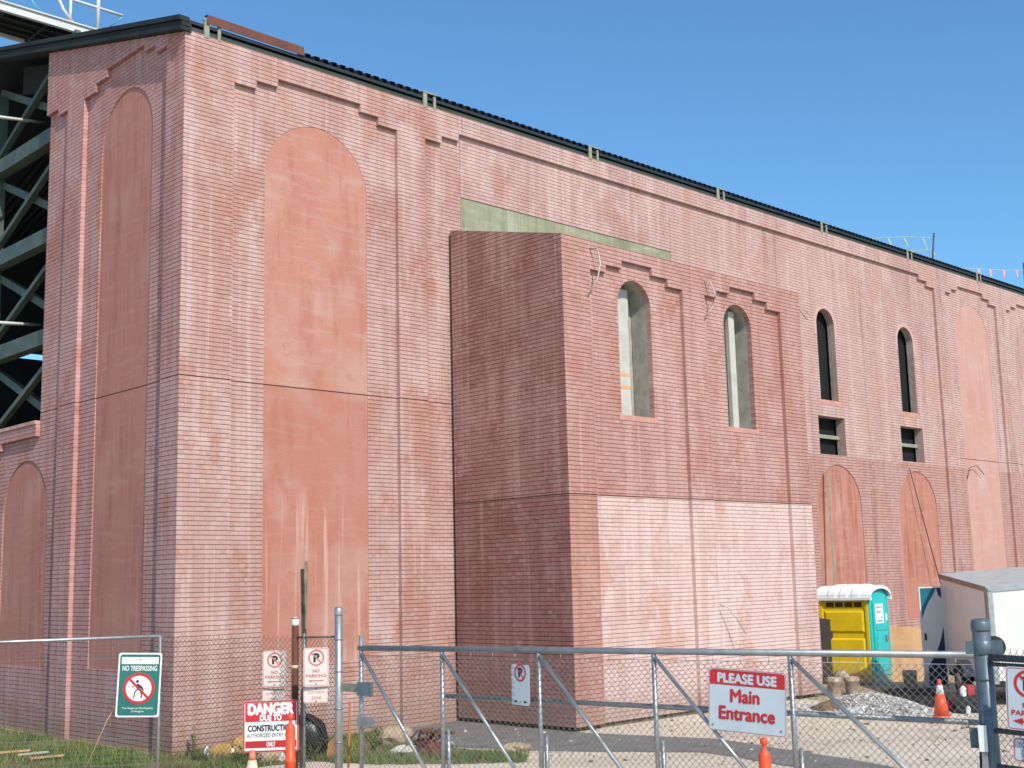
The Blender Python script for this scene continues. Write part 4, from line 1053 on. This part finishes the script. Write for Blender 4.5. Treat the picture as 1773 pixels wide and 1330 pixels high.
# boards
p = ground_at(1570, 30.2)
q = MB()
ux = _r.normalized(); back = V(ux.y, -ux.x, 0)
if back.dot(_fw) < 0: back = -back
q.prism([(-.55, 0), (.55, 0), (.28, 1.26), (-.55, 1.32)], lambda a, b, d: ux*a+back*(d+.12*b)+V(0, 0, b), 0, .018)
tag(q.build('plywood_sheet', M_ply, loc=p), 'cut plywood sheet leaning on the wall right of the toilet', 'plywood')
q = MB(); q.bar((0, 0, .02), ux*.25+back*.3+V(0, 0, .75), .12, .03, up=(0, -1, .3)); tag(q.build('wooden_board', M_pale, loc=ground_at(1588, 28.6)), 'pale board leaning right of the plywood, left of its darker twin', 'board', 'pale boards beside the plywood')
q = MB(); q.bar((0, 0, .02), ux*.22+back*.35+V(0, 0, .8), .1, .03, up=(0, -1, .3)); tag(q.build('wooden_board', M_wood, loc=ground_at(1594, 28.4)), 'darker board leaning between the plywood and the trailer door', 'board', 'pale boards beside the plywood')
p = ground_at(1423, 30)
q = MB(); q.prism([(-.1, 0), (.22, 0), (.22, 1.5), (-.1, 1.55)], lambda a, b, d: ux*a+back*d+V(0, 0, b), 0, .06); tag(q.build('dark_board', plain('dark_board', (.05, .04, .04), .8), loc=p), 'dark brown upright board between the annex and the toilet', 'board')

# ------------------------------------------------------------------ cargo trailer
TN = V(13.6, -6.95, 0)
tr = thing('cargo_trailer', 'white enclosed cargo trailer with brown trim and an open rear door', 'trailer', TN)
u1 = V(.74, .67, 0).normalized(); u2 = V(u1.y, -u1.x, 0)
tr.matrix_world = Matrix.Translation(TN) @ Matrix(((u1.x, u2.x, 0, 0), (u1.y, u2.y, 0, 0), (0, 0, 1, 0), (0, 0, 0, 1)))
LT, WT, Z0 = 3.3, 2.0, .48
zt = lambda a, b: 2.24+.079*a+.06*b              # the roof rises towards the rear
def slab(a0, a1, b0, b1, z0=None, dz=0, th=0, m=0):
    q.quad((a0, b0, z0), (a1, b0, z0), (a1, b0, zt(a1, b0)), (a0, b0, zt(a0, b0)))
q = MB(); slab_f = [(0, 0, Z0), (0, WT, Z0), (0, WT, zt(0, WT)), (0, 0, zt(0, 0))]
q.quad(*slab_f); q.quad(*[(.02, y, z) for _, y, z in slab_f][::-1]); q.build('front_wall', M_trwhite, tr)
for y, o in ((0, .02), (WT, -.02)):
    q = MB(); f_ = [(0, y, Z0), (LT, y, Z0), (LT, y, zt(LT, y)), (0, y, zt(0, y))]; q.quad(*f_); q.quad(*[(x, y+o, z) for x, y, z in f_][::-1]); q.build('side_wall', M_trgrey, tr)
def strip(name, mat, pts):                        # a bent beam following listed corner points
    for a, b, wd, h in pts:
        q.bar(a, b, wd, h)
q = MB()
R4 = [(-.02, -.03), (LT+.02, -.03), (LT+.02, WT+.03), (-.02, WT+.03)]
q.quad(*[(a, b, zt(a, b)+.035) for a, b in R4]); q.quad(*[(a, b, zt(a, b)) for a, b in R4][::-1])
for i in range(4):
    (a, b), (c, d) = R4[i], R4[(i+1) % 4]; q.quad((a, b, zt(a, b)), (c, d, zt(c, d)), (c, d, zt(c, d)+.035), (a, b, zt(a, b)+.035))
q.build('roof', M_trroof, tr)
q = MB(); q.bar((0, -.02, zt(0, 0)-.02), (LT, -.02, zt(LT, 0)-.02), .03, .1); q.build('trim', M_trtrim, tr)
q = MB(); q.box((.1, -.012, Z0), (.2, -.003, 2.17)); q.build('trim', M_trtrim, tr)
q = MB(); q.box((-.025, -.02, Z0-.06), (.06, -.001, 2.2)); q.box((-.025, -.02, Z0-.06), (-.001, .09, 2.2)); q.build('corner_strip', M_galv, tr)
q = MB(); q.bar((-.015, .0, zt(0, 0)-.02), (-.015, WT, zt(0, WT)-.02), .02, .1); q.build('corner_strip', M_galv, tr)
q = MB(); q.box((0, .02, Z0-.12), (LT, WT-.02, Z0)); q.box((-1.2, WT/2-.05, Z0-.12), (0, WT/2+.05, Z0-.02)); q.box((-1.15, WT/2-.04, 0), (-1.07, WT/2+.04, Z0)); q.build('chassis', M_rubber, tr)
for yy in (-.2, WT+.0):
    q = MB(); Mx = Matrix.Translation((1.75, yy+.1, .33)) @ Matrix.Rotation(R(90), 4, 'X'); q.lathe([(.2, -.1), (.32, -.1), (.34, -.05), (.34, .05), (.32, .1), (.2, .1)], n=22, M=Mx); wh = q.build('wheel', M_rubber, tr)
    q = MB(); q.lathe([(.19, -.07), (.19, .105), (.05, .108)], n=18, M=Mx); q.build('rim', M_galv, wh)
    q = MB(); 
    for k in range(10):
        a, b = R(15+15*k), R(30+15*k); f2 = lambda t, y: (1.75+.48*math.cos(t), y, .36+.42*math.sin(t))
        y0, y1 = (yy, yy+.22) if yy < 0 else (yy, yy+.22)
        q.quad(f2(a, y0), f2(b, y0), f2(b, y1), f2(a, y1)); q.quad(f2(a, y0), f2(b, y0), (1.75+.44*math.cos(b), y0, .36+.36*math.sin(b)), (1.75+.44*math.cos(a), y0, .36+.36*math.sin(a)))
    q.build('fender', M_galvd, tr)
# swung door, plane across the trailer at its far end
dp = lambda a, b, d: V(LT-d, -a, b)
q = MB(); q.prism([(0.0, .1), (.5, .1), (.5, 2.26), (0.0, 2.26)], dp, -.04, .0)
dr = q.build('rear_door', M_trwhite, tr)
q = MB(); q.prism([(.47, 2.23), (.12, 2.23), (.2, 2.08), (.32, 1.9), (.4, 1.74), (.47, 1.55)], dp, .0, .004); q.build('graphic', M_tealp, dr)
q = MB(); q.prism([(.12, 2.231), (.02, 2.231), (.02, 2.0), (.09, 2.08)], dp, .0, .003); q.build('graphic', M_navy, dr)
q = MB(); q.prism([(.02, 1.4), (.1, 1.1), (.2, .85), (.32, .66), (.41, .52), (.41, .13), (.02, .13)], dp, .0, .004); q.build('graphic', M_navy, dr)
q = MB(); q.prism(rectp(.4, .44, 1.1, 1.25), dp, .0, .02); q.build('latch', M_rubber, dr)

# loose things by the trailer
q = MB(); rnd = random.Random(31)  # rumpled dark sheet laid in place of the trailer's shadow on the ground
shade = lambda a, b: V(12.05, -7.2, 0).lerp(V(16.1, -4.45, 0), a).lerp(V(12.55, -5.95, 0).lerp(V(15.35, -3.5, 0), a), b)
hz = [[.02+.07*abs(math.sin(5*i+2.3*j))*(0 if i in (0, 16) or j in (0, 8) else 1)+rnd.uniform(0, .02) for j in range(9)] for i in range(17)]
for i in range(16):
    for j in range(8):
        q.quad(*[shade(a/16, b/8)+V(0, 0, hz[a][b]) for a, b in ((i, j), (i+1, j), (i+1, j+1), (i, j+1))])
tag(q.build('shadow_sheet', M_shadow), 'crumpled black sheet standing in for the trailer shadow on the ground', 'shade')
def jug(name, label, px, py0, py1, d, wpx, mat, cat):
    b = on(px, py1, 2, 0.0) if d is None else at(px, py1, d); h = (py1-py0)*d/FPX; w_ = wpx*d/FPX
    t = thing(name, label, cat, (b.x, b.y, max(0, b.z)))
    q = MB(); q.lathe([(w_*.48, 0), (w_*.5, .02), (w_*.5, h*.72), (w_*.34, h*.86), (w_*.14, h*.9), (w_*.14, h)], n=14); q.build('body', mat, t)
    q = MB(); q.lathe([(w_*.17, h*.98), (w_*.17, h*1.06)], n=10); q.build('cap', M_rubber, t)
dd = 23.2
def crate(name, label, px0, px1, py0, py1, d, mat, cat, ztop=0):
    a, b = at(px0, py1, d), at(px1, py1, d); h = (py1-py0)*d/FPX; t = thing(name, label, cat, (a.x, a.y, a.z))
    q = MB(); L = (b-a).length; q.prism(rrect(L, h, .02, 2), lambda x, z, dd_: ux*(x+L/2)+back*dd_+V(0, 0, z+h/2), 0, .3); q.build('case', mat, t)
    q = MB(); q.prism(rectp(L*.3, L*.7, h*1.0, h*1.08), lambda x, z, dd_: ux*x+back*dd_+V(0, 0, z), .13, .17); q.build('handle', M_rubber, t)
zoff = at(1672, 1242, 22.9).z
crate('tool_case', 'black tool case on the ground between cone and grey post', 1657, 1700, 1206, 1241, 22.9, M_tarp, 'tool case')
jug('plastic_jug', 'white plastic jug on top of the black tool case', 1668, 1187, 1206, 23.0, 11, M_signw, 'jug')
crate('fuel_can', 'bright red fuel can beside the white jug', 1677, 1688, 1187, 1206, 23.05, plain('can_red', (.55, .03, .05), .4), 'fuel can')
crate('fuel_can', 'dark red fuel can on the ground right of the orange cone', 1641, 1656, 1216, 1236, 23.1, plain('can_dark_red', (.32, .02, .04), .5), 'fuel can')
jug('plastic_bottle', 'small white bottle standing before the black tool case', 1677, 1222, 1238, 22.7, 8, M_signw, 'bottle')

# ------------------------------------------------------------------ debris and plants in the grass
def rock(label, p, s, mat, seed, name='rock', cat='rock', fl=.6, group=None):
    rnd = random.Random(seed); mb = MB(); n, k = 14, 7
    for i in range(k+1):
        ph = math.pi*i/k
        for j in range(n):
            t = 2*math.pi*j/n; r = s*(1+.28*math.sin(3*t+seed)*math.sin(ph)+rnd.uniform(-.2, .14))
            mb.v.append((r*math.sin(ph)*math.cos(t), r*math.sin(ph)*math.sin(t)*.8, s*fl*.45+r*fl*math.cos(ph)))
    for i in range(k):
        for j in range(n):
            j2 = (j+1) % n; mb.f.append((i*n+j, i*n+j2, (i+1)*n+j2, (i+1)*n+j)); mb.m.append(0); mb.sm.append(False)
    return tag(mb.build(name, mat, loc=p), label, cat, group)
gz = lambda px, py: on(px, py, 2, .0)
rock('large tan boulder in the grass left of the rusty scrap', gz(693, 1290)+V(0, .15, 0), .33, M_tan, 3)
rock('flat tan boulder in front of the large one beside the rusty scrap', gz(705, 1307), .24, M_pale, 8, fl=.4)
rock('low tan stone in the grass near the asphalt strip', gz(893, 1301), .26, M_tan, 5, fl=.35)
rock('pale stone under the danger sign', gz(484, 1318), .15, M_pale, 6)
rock('tan stone under the danger sign left of the pale one', gz(466, 1320), .2, M_tan, 9)
rock('small white stone behind the rusty scrap', gz(780, 1290), .07, M_pale, 12)
t = thing('scrap_heap', 'tangled heap of rusty bars and mesh in the grass', 'scrap', gz(742, 1305))
rnd = random.Random(4)
for k in range(26):
    a = rnd.uniform(0, 3.14); L = rnd.uniform(.3, .6); c = V(rnd.uniform(-.3, .3), rnd.uniform(-.25, .25), rnd.uniform(.03, .3)); d = V(math.cos(a)*L/2, math.sin(a)*L/2, rnd.uniform(-.12, .12))
    q = MB(); q.tube([c-d, c+V(rnd.uniform(-.06, .06), rnd.uniform(-.06, .06), rnd.uniform(0, .08)), c+d], rnd.uniform(.012, .028), 6); q.build('bar', M_rust, t)
q = MB(); mound(q, .38, .34, .2, 21, 18, 5); q.build('rust_flakes', M_rust, t)
def scrap(name, label, px, py, w_, h, mat, rot=0, lean=.3, cat='board', group=None):
    p = gz(px, py); q = MB(); c, s_ = math.cos(R(rot)), math.sin(R(rot))
    q.prism([(-w_/2, 0), (w_/2*.9, -.01), (w_/2, h*.85), (w_*.1, h), (-w_/2*.95, h*.7)], lambda a, b, d: ux*(a*c-b*s_)+back*(d+lean*b)+V(0, 0, max(-.02, a*s_+b*c)), 0, .02)
    return tag(q.build(name, mat, loc=p), label, cat, group)
M_yboard = plain('yellow_board', (.50, .30, .09), .8, var=.25, scale=7, c2=(.36, .19, .05))
scrap('broken_board', 'yellowish broken board left of the danger sign, nearest the corner', 378, 1312, .42, .2, M_yboard, 8, group='broken yellow boards at the wall foot')
scrap('broken_board', 'upright yellow broken board right behind the danger sign edge', 415, 1308, .26, .32, M_yboard, -6, group='broken yellow boards at the wall foot')
scrap('broken_board', 'slanting brown broken board between the two yellow ones', 398, 1306, .4, .2, plain('brown_board', (.34, .19, .08), .8), 22, group='broken yellow boards at the wall foot')
scrap('white_scrap', 'small white sheet scrap at the foot of the corner weeds', 358, 1316, .07, .2, M_signw, 8, cat='scrap')
scrap('white_scrap', 'small white sheet scrap between the yellow boards', 393, 1311, .14, .15, M_signw, -25, cat='scrap')
scrap('brown_plank', 'short brown plank right of the black plastic bundle', 574, 1312, .16, .3, plain('brown_plank', (.36, .17, .06), .8), -4, cat='plank')
for k, (px, py, L, a, lab) in enumerate(((18, 1309, .55, 6, 'pale plank lying in grass at the left photo edge'), (80, 1318, .5, 14, 'pale plank lying in grass behind the wire panel'), (55, 1312, .45, 10, 'grey plank lying in grass between two pale planks'))):
    p = gz(px, py); q = MB(); q.bar(V(0, 0, .05)-ux*L/2, V(0, 0, .07)+ux*L/2+back*.12, .09, .025); tag(q.build('loose_plank', M_pale if k == 2 else M_ply, loc=p), lab, 'plank', 'loose planks lying in the grass')
t = thing('plastic_bundle', 'shiny black plastic bundle against the wall behind the fence', 'bundle', gz(535, 1308))
rnd = random.Random(9); q = MB(); n, k = 22, 12
for i in range(k+1):
    ph = math.pi*i/k
    for j in range(n):
        th = 2*math.pi*j/n; fold = 1+.05*math.sin(7*th+2*ph)+.035*math.sin(13*th-5*ph)+rnd.uniform(-.015, .015)
        q.v.append(tuple(ux*(.3*math.sin(ph)*math.cos(th)*fold-.06*math.cos(ph))+back*(.22*math.sin(ph)*math.sin(th)*fold)+V(0, 0, max(-.02, .28+.34*math.cos(ph)*fold))))
for i in range(k):
    for j in range(n):
        j2 = (j+1) % n; q.f.append((i*n+j, i*n+j2, (i+1)*n+j2, (i+1)*n+j)); q.m.append(0); q.sm.append(True)
q.build('folded_plastic', M_tarp, t)
q = MB(); q.tube([ux*-.28+V(0, 0, .5)-back*.12, V(0, 0, .62)-back*.16, ux*.22+V(0, 0, .42)-back*.16, ux*.3+V(0, 0, .1)-back*.12], .022, 6); q.build('strap', M_rubber, t)

def inside(x, y, poly):
    c = False; j = len(poly)-1
    for i in range(len(poly)):
        xi, yi = poly[i]; xj, yj = poly[j]
        if (yi > y) != (yj > y) and x < (xj-xi)*(y-yi)/(yj-yi)+xi: c = not c
        j = i
    return c
def pn(x, y):
    return (math.sin(1.7*x+.9*y+1)+math.sin(2.9*y-1.3*x)+math.sin(4.1*x+3.3*y+2))/3
q = MB(); rnd = random.Random(2); cnt = 0
while cnt < 52000:
    x, y = rnd.uniform(-6.5, 4.3), rnd.uniform(-4.9, 9)
    if x > -.03 and y > -.05: continue
    if x < -3 and rnd.random() < .5: continue
    if not inside(x, y, TURF): continue
    if pn(x, y) < -.25 and rnd.random() < .85: continue
    cnt += 1
    h = rnd.uniform(.04, .13)*(1.25 if pn(y, x) > .2 else .85); a = rnd.uniform(0, 6.28); l = rnd.uniform(.2, .7)*h; wv = rnd.uniform(.004, .009)
    p = V(x, y, .004); sd_ = V(math.cos(a), math.sin(a), 0)*wv; tp_ = p+V(-math.sin(a), math.cos(a), 0)*l+V(0, 0, h)
    q.quad(p-sd_, p+sd_, tp_, m=rnd.choice((0, 0, 1, 2)) if pn(.6*x+3, .7*y) < .15 else rnd.choice((0, 1, 2, 2, 2)))
M_g1 = plain('grass_a', (.09, .155, .028), .75, var=.2); M_g2 = plain('grass_b', (.15, .23, .04), .75, var=.2); M_g3 = plain('grass_dry', (.24, .20, .085), .8, var=.2)
tag(q.build('grass', [M_g1, M_g2, M_g3]), kind='stuff')
def weed(label, p, h, n, seed, spread=.25):
    t = thing('weed_plant', label, 'weed', p, 0, 'weeds along the wall foot'); rnd = random.Random(seed); st = MB(); lf = MB()
    for k in range(n):
        a = rnd.uniform(0, 6.28); r = rnd.uniform(.1, 1)*spread; hh = h*rnd.uniform(.5, 1); tip = V(math.cos(a)*r, math.sin(a)*r, hh); mid = tip*.5+V(0, 0, hh*.12)
        st.tube([V(0, 0, 0), mid, tip], [.006, .005, .002], 4, cap=False)
        for j in range(9):
            f_ = rnd.uniform(.2, 1); c = (mid*f_*2 if f_ < .5 else mid.lerp(tip, f_*2-1)); b = rnd.uniform(0, 6.28); d = V(math.cos(b), math.sin(b), rnd.uniform(-.2, .6)).normalized(); s_ = d.cross(V(0, 0, 1)).normalized(); L = rnd.uniform(.04, .09)
            lf.quad(c, c+d*L*.5+s_*L*.22, c+d*L, c+d*L*.5-s_*L*.22)
    st.build('stems', M_leaf, t); lf.build('leaves', M_leaf, t)
weed('tall thin weed at the foot of the building corner', gz(335, 1312), .5, 6, 3, .12)
weed('leafy weed clump at the wall foot right of the tall corner weed', gz(352, 1318), .28, 9, 4)
weed('leafy weed clump behind the pale cone below the danger sign', gz(428, 1315), .26, 9, 5)
weed('bushy weed at the wall foot behind the gate latch post', gz(662, 1283), .3, 12, 6, .3)
weed('bushy weed right of the bent cable beside the tan boulder', gz(645, 1300), .28, 10, 7, .3)
weed('weed clump growing between black plastic bundle and fence', gz(540, 1316), .3, 9, 8)
